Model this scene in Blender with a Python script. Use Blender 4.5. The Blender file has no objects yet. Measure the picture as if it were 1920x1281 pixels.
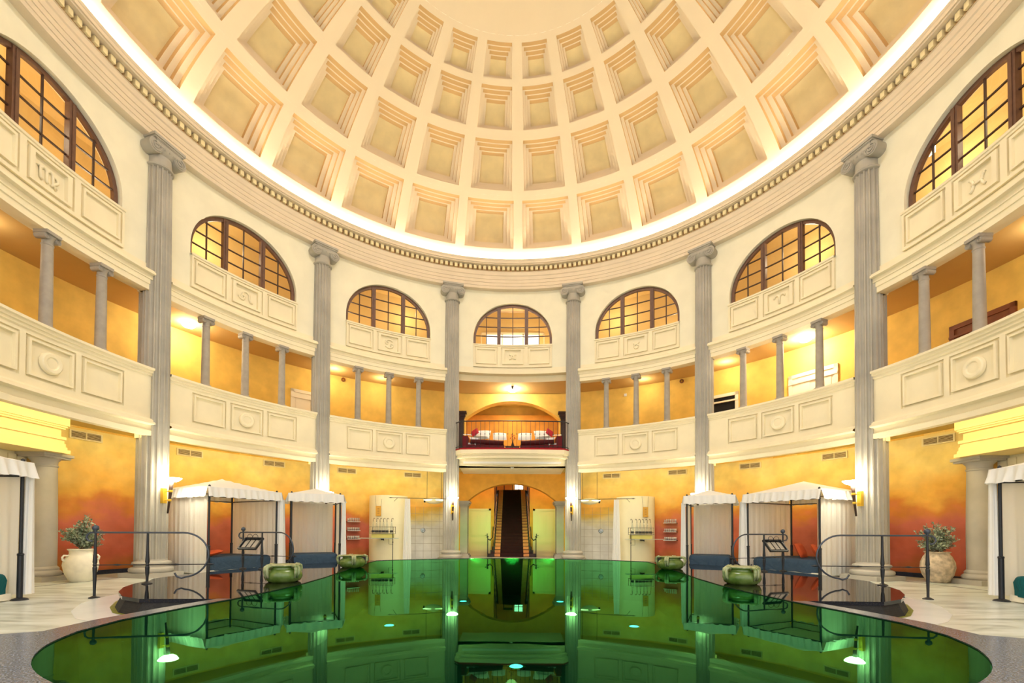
import bpy, math, random
from math import sin, cos, pi, radians as rad, sqrt, hypot, atan2
from mathutils import Vector, Matrix

sc = bpy.context.scene
COL = sc.collection

# ------------------------------------------------------------------ camera
F_PX, PITCH, ROLL, YAW, CY = 856.506, 0.02005, -0.00414, -0.00041, 339.007
cam_d = bpy.data.cameras.new('camera')
cam_d.sensor_fit = 'HORIZONTAL'
cam_d.sensor_width = 36.0
cam_d.lens = F_PX / 1920 * 36.0
cam_d.shift_y = CY / 1920.0
cam_d.clip_start = 0.05
cam_d.clip_end = 200
cam = bpy.data.objects.new('camera', cam_d)
COL.objects.link(cam)
_base = Matrix(((1, 0, 0), (0, 0, -1), (0, 1, 0)))          # looks along +Y, Z up
_Rx = Matrix.Rotation(PITCH, 3, 'X')
_Rz = Matrix.Rotation(YAW, 3, 'Z')
_Rr = Matrix.Rotation(-ROLL, 3, 'Z')
_m = (_Rz @ _Rx @ _base @ _Rr).to_4x4()
_m.translation = (-0.0054, -9.7401, 1.0047)
cam.matrix_world = _m
sc.camera = cam

# ------------------------------------------------------------------ colour management, world
sc.view_settings.view_transform = 'Standard'
sc.view_settings.look = 'None'
sc.view_settings.gamma = 1.0
sc.view_settings.use_curve_mapping = False
sc.view_settings.exposure = 0.28
w = bpy.data.worlds.new('world')
sc.world = w
w.use_nodes = True
w.node_tree.nodes['Background'].inputs[0].default_value = (1.0, 0.96, 0.91, 1)
w.node_tree.nodes['Background'].inputs[1].default_value = 1.9

# light levels, all in one place
COVE_E = 32.0
TORCH_E = 48.0
LAMP_W = 60.0
UPPER_W = 62.0
OCULUS_E = 30.0
SOFFIT_E = 18.0
POOL_W = 1100.0

# ------------------------------------------------------------------ helpers
def lin(c):
    return tuple((x / 12.92 if x <= 0.04045 else ((x + 0.055) / 1.055) ** 2.4) for x in c)

def P(th, r, z=0.0):
    a = rad(th)
    return (r * sin(a), r * cos(a), z)

class MB:
    def __init__(s):
        s.v = []; s.f = []; s.m = []; s.mi = 0
    def add(s, vs, fs):
        n = len(s.v)
        s.v.extend(vs)
        s.f.extend([tuple(i + n for i in f) for f in fs])
        s.m.extend([s.mi] * len(fs))
        return s
    def box(s, cx, cy, cz, sx, sy, sz, rz=0.0, rx=0.0, ry=0.0):
        M = Matrix.Rotation(rz, 3, 'Z') @ Matrix.Rotation(ry, 3, 'Y') @ Matrix.Rotation(rx, 3, 'X')
        vs = []
        for dz in (-.5, .5):
            for dx, dy in ((-.5, -.5), (.5, -.5), (.5, .5), (-.5, .5)):
                p = M @ Vector((dx * sx, dy * sy, dz * sz))
                vs.append((cx + p.x, cy + p.y, cz + p.z))
        return s.add(vs, [(3, 2, 1, 0), (4, 5, 6, 7), (0, 1, 5, 4), (1, 2, 6, 5), (2, 3, 7, 6), (3, 0, 4, 7)])
    def bx(s, x0, x1, y0, y1, z0, z1):
        return s.box((x0 + x1) / 2, (y0 + y1) / 2, (z0 + z1) / 2, abs(x1 - x0), abs(y1 - y0), abs(z1 - z0))
    def lathe(s, prof, seg=24, c=(0, 0, 0), a0=0.0, a1=2 * pi, rmod=None, sx=1.0, sy=1.0, cap=True):
        full = abs(a1 - a0 - 2 * pi) < 1e-6
        n = seg if full else seg + 1
        vs = []
        for r, z in prof:
            for i in range(n):
                a = a0 + (a1 - a0) * i / seg
                rr = r * (rmod(a, z) if rmod else 1.0)
                vs.append((c[0] + sx * rr * cos(a), c[1] + sy * rr * sin(a), c[2] + z))
        fs = []
        for k in range(len(prof) - 1):
            for i in range(seg):
                j = (i + 1) % n
                fs.append((k * n + i, k * n + j, (k + 1) * n + j, (k + 1) * n + i))
        if full and cap:
            if prof[0][0] > 1e-6: fs.append(tuple(reversed(range(n))))
            if prof[-1][0] > 1e-6: fs.append(tuple(range((len(prof) - 1) * n, len(prof) * n)))
        return s.add(vs, fs)
    def tube(s, pts, r, seg=8, cap=True, rs=None):
        pts = [Vector(p) for p in pts]
        n = len(pts)
        up = Vector((0, 0, 1))
        vs = []; prev = None
        for i, p in enumerate(pts):
            t = (pts[min(i + 1, n - 1)] - pts[max(i - 1, 0)])
            if t.length < 1e-9: t = Vector((0, 0, 1))
            t.normalize()
            if prev is None:
                a = up if abs(t.z) < 0.95 else Vector((1, 0, 0))
                u = t.cross(a).normalized()
            else:
                u = (prev - t * prev.dot(t))
                u = u.normalized() if u.length > 1e-6 else t.cross(up).normalized()
            prev = u
            w_ = t.cross(u)
            rr = rs[i] if rs else r
            for k in range(seg):
                a = 2 * pi * k / seg
                q = p + (u * cos(a) + w_ * sin(a)) * rr
                vs.append(tuple(q))
        fs = []
        for i in range(n - 1):
            for k in range(seg):
                j = (k + 1) % seg
                fs.append((i * seg + k, i * seg + j, (i + 1) * seg + j, (i + 1) * seg + k))
        if cap:
            fs.append(tuple(reversed(range(seg)))); fs.append(tuple(range((n - 1) * seg, n * seg)))
        return s.add(vs, fs)
    def sweep(s, prof, t0, t1, seg=24, closed=False, caps=False):
        """profile of (r, z) carried round the room centre from angle t0 to t1 (degrees from the back)"""
        n = len(prof); vs = []
        for i in range(seg + 1):
            t = t0 + (t1 - t0) * i / seg
            for r, z in prof: vs.append(P(t, r, z))
        fs = []
        m = n if closed else n - 1
        for i in range(seg):
            for k in range(m):
                k2 = (k + 1) % n
                fs.append((i * n + k, (i + 1) * n + k, (i + 1) * n + k2, i * n + k2))
        if caps and closed:
            fs.append(tuple(range(n))); fs.append(tuple(reversed(range(seg * n, seg * n + n))))
        return s.add(vs, fs)
    def arcbox(s, r0, r1, t0, t1, z0, z1, seg=6):
        return s.sweep([(r0, z0), (r1, z0), (r1, z1), (r0, z1)], t0, t1, seg, True, True)
    def relief(s, ts, zs, rf):
        """cell relief: every cell of the (angle, height) grid stands at its own radius"""
        R = [[rf((ts[i] + ts[i + 1]) / 2, (zs[j] + zs[j + 1]) / 2) for j in range(len(zs) - 1)] for i in range(len(ts) - 1)]
        for i in range(len(ts) - 1):
            for j in range(len(zs) - 1):
                r = R[i][j]
                if r is None: continue
                a, b, c, d = P(ts[i], r, zs[j]), P(ts[i + 1], r, zs[j]), P(ts[i + 1], r, zs[j + 1]), P(ts[i], r, zs[j + 1])
                s.add([a, b, c, d], [(0, 1, 2, 3)])
                if i + 1 < len(R) and R[i + 1][j] is not None and abs(R[i + 1][j] - r) > 1e-5:
                    q = R[i + 1][j]
                    s.add([P(ts[i + 1], r, zs[j]), P(ts[i + 1], q, zs[j]), P(ts[i + 1], q, zs[j + 1]), P(ts[i + 1], r, zs[j + 1])], [(0, 1, 2, 3)])
                if j + 1 < len(R[i]) and R[i][j + 1] is not None and abs(R[i][j + 1] - r) > 1e-5:
                    q = R[i][j + 1]
                    s.add([P(ts[i], r, zs[j + 1]), P(ts[i + 1], r, zs[j + 1]), P(ts[i + 1], q, zs[j + 1]), P(ts[i], q, zs[j + 1])], [(0, 1, 2, 3)])
        return s
    def prism(s, pts, z0, z1):
        n = len(pts)
        vs = [(x, y, z0) for x, y in pts] + [(x, y, z1) for x, y in pts]
        fs = [tuple(reversed(range(n))), tuple(range(n, 2 * n))]
        for i in range(n):
            j = (i + 1) % n
            fs.append((i, j, n + j, n + i))
        return s.add(vs, fs)
    def xform(s, M):
        s.v = [tuple(M @ Vector(p)) for p in s.v]
        return s

def mat(name, color, rough=0.6, metal=0.0, noise=0.0, nscale=6.0, bump=0.0, color2=None, emis=None, spec=0.5, trans=0.0, alpha=1.0, sheen=0.0):
    m = bpy.data.materials.new(name); m.use_nodes = True
    nt = m.node_tree; b = nt.nodes['Principled BSDF']
    c = lin(color)
    b.inputs['Base Color'].default_value = (*c, 1)
    b.inputs['Roughness'].default_value = rough
    b.inputs['Metallic'].default_value = metal
    b.inputs['Specular IOR Level'].default_value = spec
    if trans: b.inputs['Transmission Weight'].default_value = trans
    if alpha < 1: b.inputs['Alpha'].default_value = alpha
    if emis:
        b.inputs['Emission Color'].default_value = (*emis[0], 1); b.inputs['Emission Strength'].default_value = emis[1]
    if noise > 0 or bump > 0:
        tc = nt.nodes.new('ShaderNodeTexCoord'); n = nt.nodes.new('ShaderNodeTexNoise')
        n.inputs['Scale'].default_value = nscale; n.inputs['Detail'].default_value = 5
        nt.links.new(tc.outputs['Object'], n.inputs['Vector'])
        if noise > 0:
            c2 = lin(color2) if color2 else tuple(x * (1 - noise) for x in c)
            r = nt.nodes.new('ShaderNodeValToRGB')
            r.color_ramp.elements[0].position = 0.35; r.color_ramp.elements[1].position = 0.65
            r.color_ramp.elements[0].color = (*c2, 1); r.color_ramp.elements[1].color = (*c, 1)
            nt.links.new(n.outputs['Fac'], r.inputs['Fac']); nt.links.new(r.outputs['Color'], b.inputs['Base Color'])
        if bump > 0:
            bp = nt.nodes.new('ShaderNodeBump'); bp.inputs['Strength'].default_value = bump; bp.inputs['Distance'].default_value = 0.02
            nt.links.new(n.outputs['Fac'], bp.inputs['Height']); nt.links.new(bp.outputs['Normal'], b.inputs['Normal'])
    return m

def emit(name, color, strength):
    m = bpy.data.materials.new(name); m.use_nodes = True
    nt = m.node_tree; nt.nodes.clear()
    e = nt.nodes.new('ShaderNodeEmission'); o = nt.nodes.new('ShaderNodeOutputMaterial')
    e.inputs[0].default_value = (*color, 1); e.inputs[1].default_value = strength
    nt.links.new(e.outputs[0], o.inputs[0])
    return m

def obj(name, mb, m, parent=None, smooth=False, kind=None, loc=None, label=None):
    me = bpy.data.meshes.new(name)
    me.from_pydata(mb.v, [], mb.f)
    ms = m if isinstance(m, (list, tuple)) else [m]
    for x in ms: me.materials.append(x)
    if len(ms) > 1: me.polygons.foreach_set('material_index', mb.m)
    if smooth is True:
        me.polygons.foreach_set('use_smooth', [True] * len(me.polygons))
    me.update()
    o = bpy.data.objects.new(name, me); COL.objects.link(o)
    if isinstance(smooth, float):
        me.polygons.foreach_set('use_smooth', [True] * len(me.polygons))
        me.set_sharp_from_angle(angle=rad(smooth))
    if parent: o.parent = parent
    if kind: o['kind'] = kind
    if loc: o.location = loc
    if label: o['label'] = label
    return o

def tag(o, label, cat, group=None):
    o['label'] = label; o['category'] = cat
    if group: o['group'] = group
    return o

def thing(name, label, cat, loc=(0, 0, 0), rz=0.0, group=None, kind=None):
    o = bpy.data.objects.new(name, None); COL.objects.link(o)
    o.location = loc; o.rotation_euler = (0, 0, rz); o.empty_display_size = 0.1
    if kind: o['kind'] = kind
    else: tag(o, label, cat, group)
    return o

def dup(root, loc=None, rz=None, label=None, group=None):
    r = root.copy(); COL.objects.link(r)
    if loc is not None: r.location = loc
    if rz is not None: r.rotation_euler = (0, 0, rz)
    if label: r['label'] = label
    if group: r['group'] = group
    for ch in list(root.children):
        c = ch.copy(); COL.objects.link(c); c.parent = r
        for g in list(ch.children):
            d = g.copy(); COL.objects.link(d); d.parent = c
    return r

def ring(th, r, z=0.0):
    """location and rotation of a frame whose +Y points outward and whose +X runs along the wall"""
    return P(th, r, z), -rad(th)

def light(name, kind, loc, power, color, size=0.3, rot=None, spot=None):
    l = bpy.data.lights.new(name, kind); l.energy = power; l.color = color
    if kind == 'AREA': l.size = size
    else: l.shadow_soft_size = size
    if spot: l.spot_size = rad(spot)
    o = bpy.data.objects.new(name, l); COL.objects.link(o); o.location = loc
    if rot: o.rotation_euler = rot
    return o

random.seed(4)
BAYS = (-90, -60, -30, 0, 30, 60, 90)
SIDE = lambda th: 'left' if th < 0 else 'right'
BAYNAME = {-90: 'foremost left bay', -60: 'bay above the left canopy beds', -30: 'bay just left of the balcony', 0: 'balcony bay',
           30: 'bay just right of the balcony', 60: 'bay above the right canopy beds', 90: 'foremost right bay'}

# ------------------------------------------------------------------ materials
def fresco(name, stops, mx=0.55):
    """painted wall: colours laid by height with cloudy, ragged borders between them"""
    m = bpy.data.materials.new(name); m.use_nodes = True
    nt = m.node_tree; b = nt.nodes['Principled BSDF']; N = nt.nodes.new; L = nt.links.new
    b.inputs['Roughness'].default_value = 0.7
    b.inputs['Specular IOR Level'].default_value = 0.25
    g = N('ShaderNodeNewGeometry'); sp = N('ShaderNodeSeparateXYZ'); L(g.outputs['Position'], sp.inputs[0])
    n1 = N('ShaderNodeTexNoise'); n1.inputs['Scale'].default_value = 0.75; n1.inputs['Detail'].default_value = 6
    mp = N('ShaderNodeMapping'); mp.inputs['Scale'].default_value = (1, 1, 1.6)
    L(g.outputs['Position'], mp.inputs[0]); L(mp.outputs[0], n1.inputs['Vector'])
    s1 = N('ShaderNodeMath'); s1.operation = 'SUBTRACT'; s1.inputs[1].default_value = 0.5; L(n1.outputs['Fac'], s1.inputs[0])
    s2 = N('ShaderNodeMath'); s2.operation = 'MULTIPLY_ADD'; s2.inputs[1].default_value = mx * 5.0
    L(s1.outputs[0], s2.inputs[0]); L(sp.outputs['Z'], s2.inputs[2])
    mr = N('ShaderNodeMapRange'); mr.inputs['From Min'].default_value = stops[0][0]; mr.inputs['From Max'].default_value = stops[-1][0]
    L(s2.outputs[0], mr.inputs['Value'])
    r = N('ShaderNodeValToRGB'); e = r.color_ramp.elements
    z0, z1 = stops[0][0], stops[-1][0]
    e[0].position = 0; e[0].color = (*lin(stops[0][1]), 1)
    e[1].position = 1; e[1].color = (*lin(stops[-1][1]), 1)
    for z, c in stops[1:-1]:
        k = e.new((z - z0) / (z1 - z0)); k.color = (*lin(c), 1)
    L(mr.outputs[0], r.inputs['Fac'])
    n2 = N('ShaderNodeTexNoise'); n2.inputs['Scale'].default_value = 2.2; n2.inputs['Detail'].default_value = 6
    L(g.outputs['Position'], n2.inputs['Vector'])
    mr2 = N('ShaderNodeMapRange'); mr2.inputs['From Min'].default_value = 0.3; mr2.inputs['From Max'].default_value = 0.7
    mr2.inputs['To Min'].default_value = 0.84; mr2.inputs['To Max'].default_value = 1.06
    L(n2.outputs['Fac'], mr2.inputs['Value'])
    mm = N('ShaderNodeMixRGB'); mm.blend_type = 'MULTIPLY'; mm.inputs[0].default_value = 1
    L(r.outputs['Color'], mm.inputs[1]); L(mr2.outputs[0], mm.inputs[2]); L(mm.outputs[0], b.inputs['Base Color'])
    return m

M_plaster = mat('cream_plaster', (.94, .92, .82), .75, noise=.06, nscale=1.6, bump=.05, spec=.2)
M_parapet = mat('cream_stucco', (.95, .905, .775), .7, noise=.05, nscale=2.0, bump=.06, spec=.2)
M_portal = mat('yellow_stucco', (.95, .86, .60), .7, spec=.2)
M_dome = mat('dome_plaster', (.95, .88, .75), .8, noise=.03, nscale=1.0, spec=.1)
M_riser_shade = mat('coffer_step_shade_tan', (.84, .70, .49), .8, spec=.1)  # darker tan paints the shade of the coffer steps into their risers
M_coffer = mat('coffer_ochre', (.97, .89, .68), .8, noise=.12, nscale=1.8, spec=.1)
M_entab = mat('entablature_stone', (.89, .83, .73), .7, noise=.05, nscale=2.0, spec=.2)
M_dentil = mat('dentil_stone', (.92, .86, .68), .7, spec=.2)
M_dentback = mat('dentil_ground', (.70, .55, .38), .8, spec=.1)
M_column = mat('column_stone', (.72, .70, .65), .6, noise=.22, nscale=1.2, bump=.08, spec=.3)
M_smallcol = mat('grey_stone', (.66, .63, .58), .6, noise=.15, nscale=5, bump=.1, spec=.3)
M_fresco = fresco('fresco_wall', [(-.3, (.62, .40, .16)), (.4, (.78, .40, .30)), (1.3, (.84, .48, .40)), (1.7, (.86, .56, .28)), (2.1, (.94, .73, .34)), (3.2, (.96, .86, .53)), (3.9, (.96, .88, .62))], .42)
M_gallery = fresco('gallery_wall', [(3.6, (.90, .70, .30)), (5.2, (.91, .74, .34)), (7.6, (.93, .78, .40))], .25)
M_hall = fresco('hall_wall', [(-.3, (.90, .68, .25)), (2, (.92, .68, .26)), (6, (.92, .64, .26))], .2)
M_galceil = mat('gallery_ceiling', (.80, .66, .42), .8, noise=.06, nscale=1, spec=.1)
M_lowceil = mat('lower_ceiling', (.86, .76, .46), .8, spec=.1)
M_upper = mat('upper_corridor', (.86, .74, .50), .8, noise=.08, nscale=1.0, spec=.1)
M_frame = mat('brown_window_frame', (.42, .29, .22), .45, noise=.2, nscale=8)
M_bar = mat('dark_glazing_bar', (.22, .12, .08), .5)
M_iron = mat('black_iron', (.17, .18, .20), .45, metal=.3, noise=.1, nscale=20)
M_ironblue = mat('blue_grey_iron', (.28, .31, .36), .4, metal=.4)
M_white = mat('white_cotton', (.97, .97, .96), .85, bump=.15, nscale=18, spec=.1)
M_curtain = mat('cream_voile', (.97, .96, .93), .9, bump=.1, nscale=12, spec=.05)
M_teal = mat('teal_sheet', (.06, .36, .38), .75, bump=.5, nscale=5, spec=.2)
M_navy = mat('navy_sheet', (.22, .30, .38), .75, bump=.5, nscale=5, spec=.2)
M_orange = mat('orange_cushion', (.80, .33, .14), .85, bump=.2, nscale=10)
M_jarw = mat('white_terracotta', (.96, .94, .86), .7, noise=.12, nscale=6, bump=.1)
M_jarr = mat('rough_terracotta', (.86, .79, .68), .9, noise=.45, nscale=9, bump=.8)
M_leaf = mat('olive_leaf', (.74, .78, .68), .5, noise=.6, nscale=16, color2=(.34, .44, .32))
M_stem = mat('olive_wood', (.42, .33, .25), .8)
M_pot = mat('green_glaze', (.42, .50, .26), .25, noise=.3, nscale=5, color2=(.28, .38, .12), bump=.1)
M_pothandle = mat('pale_green_glaze', (.66, .68, .52), .3, noise=.3, nscale=10, color2=(.40, .46, .26))
M_brass = mat('brass', (.83, .68, .22), .35, metal=.6)
M_torchwood = mat('dark_torch_wood', (.24, .15, .10), .5)
M_bowl = emit('lit_glass_bowl', (1.0, .90, .66), TORCH_E)
M_cove = emit('cove_strip', (1.0, .92, .79), COVE_E)
M_soffit = emit('soffit_strip', (1.0, .84, .48), SOFFIT_E)
M_lampglow = emit('lamp_glass', (1.0, .92, .75), 60.0)
M_glass = None
def glassmat(name, tint, rough=0.0, refl=.12):
    m = bpy.data.materials.new(name); m.use_nodes = True
    nt = m.node_tree; nt.nodes.clear(); N = nt.nodes.new; L = nt.links.new
    t = N('ShaderNodeBsdfTransparent'); t.inputs[0].default_value = (*tint, 1)
    g = N('ShaderNodeBsdfGlossy'); g.inputs['Roughness'].default_value = rough
    lw = N('ShaderNodeLayerWeight'); lw.inputs[0].default_value = .5
    pw_ = N('ShaderNodeMath'); pw_.operation = 'POWER'; pw_.inputs[1].default_value = 4; L(lw.outputs['Facing'], pw_.inputs[0])
    fr = N('ShaderNodeMath'); fr.operation = 'MULTIPLY_ADD'; fr.inputs[1].default_value = .8; fr.inputs[2].default_value = .04; L(pw_.outputs[0], fr.inputs[0])
    mx = N('ShaderNodeMixShader'); o = N('ShaderNodeOutputMaterial')
    L(fr.outputs[0], mx.inputs[0]); L(t.outputs[0], mx.inputs[1]); L(g.outputs[0], mx.inputs[2]); L(mx.outputs[0], o.inputs[0])
    return m
M_glass = glassmat('window_glass', (.93, .90, .84))
M_clear = glassmat('clear_glass', (.90, .93, .93), .02)
M_carpet = mat('dark_red_carpet', (.20, .06, .06), .95, noise=.3, nscale=6)
M_redrug = mat('red_carpet', (.62, .10, .14), .95)
M_stairwood = mat('dark_stair_wood', (.20, .09, .06), .5, noise=.2, nscale=5)
M_stairrunner = mat('ochre_stair_edge', (.92, .62, .36), .7, noise=.15, nscale=6)
M_door = mat('cream_door', (.93, .89, .64), .5)
M_doorw = mat('white_door', (.93, .88, .76), .5)
M_doorbrown = mat('brown_door', (.50, .26, .12), .5, noise=.2, nscale=4)
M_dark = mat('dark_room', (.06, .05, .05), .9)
M_sofa = mat('wine_red_upholstery', (.42, .07, .11), .85)
M_sofa2 = mat('maroon_bolster', (.30, .06, .08), .85)
M_redcush = mat('red_cushion', (.72, .16, .20), .85)
M_screen = mat('cream_screen', (.93, .90, .76), .6, noise=.05, nscale=2)
M_sign = mat('ochre_sign', (.80, .60, .20), .6)
M_vent = mat('cream_metal', (.92, .87, .70), .5)
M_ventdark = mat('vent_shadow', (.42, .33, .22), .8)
M_chrome = mat('chrome', (.55, .55, .53), .2, metal=.9)
M_skirt = mat('blue_black_tile', (.16, .19, .26), .3, noise=.4, nscale=25)
M_black = mat('black_fitting', (.08, .08, .08), .4)

for m_ in (M_navy, M_teal):
    for nd_ in m_.node_tree.nodes:
        if nd_.type == 'BUMP': nd_.inputs['Distance'].default_value = .12
        if nd_.type == 'TEX_NOISE': nd_.inputs['Scale'].default_value = 3.5; nd_.inputs['Distortion'].default_value = 1.6
def cloth(m, f):
    nt = m.node_tree; b = nt.nodes['Principled BSDF']; N = nt.nodes.new; L = nt.links.new
    t = N('ShaderNodeBsdfTranslucent'); t.inputs[0].default_value = b.inputs['Base Color'].default_value
    mx = N('ShaderNodeMixShader'); mx.inputs[0].default_value = f; o = nt.nodes['Material Output']
    L(b.outputs[0], mx.inputs[1]); L(t.outputs[0], mx.inputs[2]); L(mx.outputs[0], o.inputs[0])
cloth(M_curtain, .45)
cloth(M_white, .2)

def floor_mat():
    m = mat('pale_marble', (.80, .79, .72), .3, spec=.25)
    nt = m.node_tree; b = nt.nodes['Principled BSDF']; N = nt.nodes.new; L = nt.links.new
    g = N('ShaderNodeNewGeometry'); mp = N('ShaderNodeMapping'); mp.inputs['Scale'].default_value = (.6, 2.4, 1); mp.inputs['Rotation'].default_value = (0, 0, .5)
    L(g.outputs['Position'], mp.inputs[0])
    n = N('ShaderNodeTexNoise'); n.inputs['Scale'].default_value = 1.3; n.inputs['Detail'].default_value = 8; n.inputs['Distortion'].default_value = 1.2
    L(mp.outputs[0], n.inputs['Vector'])
    r = N('ShaderNodeValToRGB'); e = r.color_ramp.elements
    e[0].position = .3; e[0].color = (*lin((.60, .62, .58)), 1); e[1].position = .62; e[1].color = (*lin((.84, .86, .84)), 1)
    k = e.new(.45); k.color = (*lin((.76, .78, .74)), 1)
    L(n.outputs['Fac'], r.inputs['Fac'])
    br = N('ShaderNodeTexBrick'); br.inputs['Scale'].default_value = 1.0; br.inputs['Mortar Size'].default_value = .004
    br.inputs['Brick Width'].default_value = 1.6; br.inputs['Row Height'].default_value = 1.0
    br.inputs['Color1'].default_value = (1, 1, 1, 1); br.inputs['Color2'].default_value = (.93, .94, .92, 1); br.inputs['Mortar'].default_value = (.62, .6, .52, 1)
    L(g.outputs['Position'], br.inputs['Vector'])
    mm = N('ShaderNodeMixRGB'); mm.blend_type = 'MULTIPLY'; mm.inputs[0].default_value = 1
    L(r.outputs[0], mm.inputs[1]); L(br.outputs['Color'], mm.inputs[2]); L(mm.outputs[0], b.inputs['Base Color'])
    return m
M_floor = floor_mat()
M_inlay = mat('white_marble', (.86, .88, .88), .25, noise=.08, nscale=2)
M_moss = mat('damp_green_grout', (.52, .55, .22), .5, noise=.4, nscale=12)

def granite(name, base, spec_c, rough, scale=60):
    m = mat(name, base, rough, spec=.3)
    nt = m.node_tree; b = nt.nodes['Principled BSDF']; N = nt.nodes.new; L = nt.links.new
    g = N('ShaderNodeNewGeometry'); v = N('ShaderNodeTexNoise'); v.inputs['Scale'].default_value = scale; v.inputs['Detail'].default_value = 3
    L(g.outputs['Position'], v.inputs['Vector'])
    r = N('ShaderNodeValToRGB'); e = r.color_ramp.elements
    e[0].position = .45; e[0].color = (*lin(base), 1); e[1].position = .6; e[1].color = (*lin(spec_c), 1)
    L(v.outputs['Fac'], r.inputs['Fac']); L(r.outputs[0], b.inputs['Base Color'])
    b.inputs['Specular Tint'].default_value = (.72, .74, .95, 1)
    return m
M_slab = granite('black_granite', (.035, .03, .04), (.10, .095, .11), .03)
M_rim = granite('grey_granite', (.17, .20, .25), (.44, .48, .55), .2, 70)

def mosaic(name, c1, c2, mortar, scale=1.0, bw=.045, rh=.03, rough=.3):
    m = mat(name, c1, rough)
    nt = m.node_tree; b = nt.nodes['Principled BSDF']; N = nt.nodes.new; L = nt.links.new
    g = N('ShaderNodeNewGeometry'); sp = N('ShaderNodeSeparateXYZ'); L(g.outputs['Position'], sp.inputs[0])
    at = N('ShaderNodeMath'); at.operation = 'ARCTAN2'; L(sp.outputs['X'], at.inputs[0]); L(sp.outputs['Y'], at.inputs[1])
    ml = N('ShaderNodeMath'); ml.operation = 'MULTIPLY'; ml.inputs[1].default_value = 10.0; L(at.outputs[0], ml.inputs[0])
    cb = N('ShaderNodeCombineXYZ'); L(ml.outputs[0], cb.inputs['X']); L(sp.outputs['Z'], cb.inputs['Y'])
    br = N('ShaderNodeTexBrick'); br.inputs['Scale'].default_value = scale; br.inputs['Brick Width'].default_value = bw; br.inputs['Row Height'].default_value = rh
    br.inputs['Mortar Size'].default_value = min(bw, rh) * .09
    br.inputs['Color1'].default_value = (*lin(c1), 1); br.inputs['Color2'].default_value = (*lin(c2), 1); br.inputs['Mortar'].default_value = (*lin(mortar), 1)
    L(cb.outputs[0], br.inputs['Vector'])
    n = N('ShaderNodeTexNoise'); n.inputs['Scale'].default_value = 3; L(g.outputs['Position'], n.inputs['Vector'])
    mr = N('ShaderNodeMapRange'); mr.inputs['To Min'].default_value = .75; mr.inputs['To Max'].default_value = 1.2; L(n.outputs['Fac'], mr.inputs['Value'])
    mm = N('ShaderNodeMixRGB'); mm.blend_type = 'MULTIPLY'; mm.inputs[0].default_value = 1
    L(br.outputs['Color'], mm.inputs[1]); L(mr.outputs[0], mm.inputs[2]); L(mm.outputs[0], b.inputs['Base Color'])
    return m
M_mosaic = mosaic('dark_mosaic', (.05, .05, .055), (.12, .12, .12), (.01, .01, .01), rough=.7)
M_tile = fresco('marble_tile', [(-.3, (.84, .84, .82)), (1.2, (.86, .86, .84)), (1.55, (.84, .80, .62)), (1.9, (.84, .70, .34)), (2.3, (.90, .68, .32))], .3)
M_basin = mat('pool_basin', (.02, .13, .11), .5, noise=.2, nscale=3)

def water_mat():
    m = bpy.data.materials.new('pool_water'); m.use_nodes = True
    nt = m.node_tree; nt.nodes.clear(); N = nt.nodes.new; L = nt.links.new
    t = N('ShaderNodeBsdfTransparent'); t.inputs[0].default_value = (.02, .34, .24, 1)
    g = N('ShaderNodeBsdfGlossy'); g.inputs['Roughness'].default_value = .012; g.inputs['Color'].default_value = (.25, 1.0, .42, 1)
    fr = N('ShaderNodeFresnel'); fr.inputs[0].default_value = 1.33
    n = N('ShaderNodeTexNoise'); n.inputs['Scale'].default_value = 1.1; n.inputs['Detail'].default_value = 2
    ge = N('ShaderNodeNewGeometry'); L(ge.outputs['Position'], n.inputs['Vector'])
    bp = N('ShaderNodeBump'); bp.inputs['Strength'].default_value = .05; bp.inputs['Distance'].default_value = .02
    L(n.outputs['Fac'], bp.inputs['Height']); L(bp.outputs[0], g.inputs['Normal'])
    mx = N('ShaderNodeMixShader'); o = N('ShaderNodeOutputMaterial')
    pw = N('ShaderNodeMath'); pw.operation = 'POWER'; pw.inputs[1].default_value = 1.25; L(fr.outputs[0], pw.inputs[0])
    L(pw.outputs[0], mx.inputs[0]); L(t.outputs[0], mx.inputs[1]); L(g.outputs[0], mx.inputs[2]); L(mx.outputs[0], o.inputs[0])
    return m
M_water = water_mat()

# ================================================================== STRUCTURE
FZ = -0.25
# pool outline (left half, from the near end to the back), mirrored to the right
POOL_L = [(0, -7.55), (-1.2, -7.42), (-2.2, -7.1), (-3.0, -6.73), (-3.6, -6.3), (-4.05, -5.75), (-4.3, -5.2), (-4.38, -4.6), (-4.27, -3.8), (-4.1, -3.0),
          (-4.0, -2.0), (-3.98, -1.0), (-4.05, 0.2), (-4.2, 1.5), (-4.4, 3.2), (-4.55, 4.7), (-4.58, 5.77)]
def catmull(L_, k=4):
    out = []
    for i in range(len(L_) - 1):
        p0, p1, p2, p3 = L_[max(i - 1, 0)], L_[i], L_[i + 1], L_[min(i + 2, len(L_) - 1)]
        for j in range(k):
            t = j / k
            out.append(tuple(.5 * (2 * p1[q] + (p2[q] - p0[q]) * t + (2 * p0[q] - 5 * p1[q] + 4 * p2[q] - p3[q]) * t * t + (3 * p1[q] - p0[q] - 3 * p2[q] + p3[q]) * t ** 3) for q in (0, 1)))
    return out + [L_[-1]]
POOL_L = catmull(POOL_L[:7], 4)[:-1] + POOL_L[6:]
I0 = 24 + 3                                  # index of the point where the slab tip meets the water
_arc = [P(t, 7.36)[:2] for t in range(-36, 1, 4)]
POOL_L = POOL_L + _arc
POOL = POOL_L + [(-x, y) for x, y in reversed(POOL_L[1:-1])]

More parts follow.
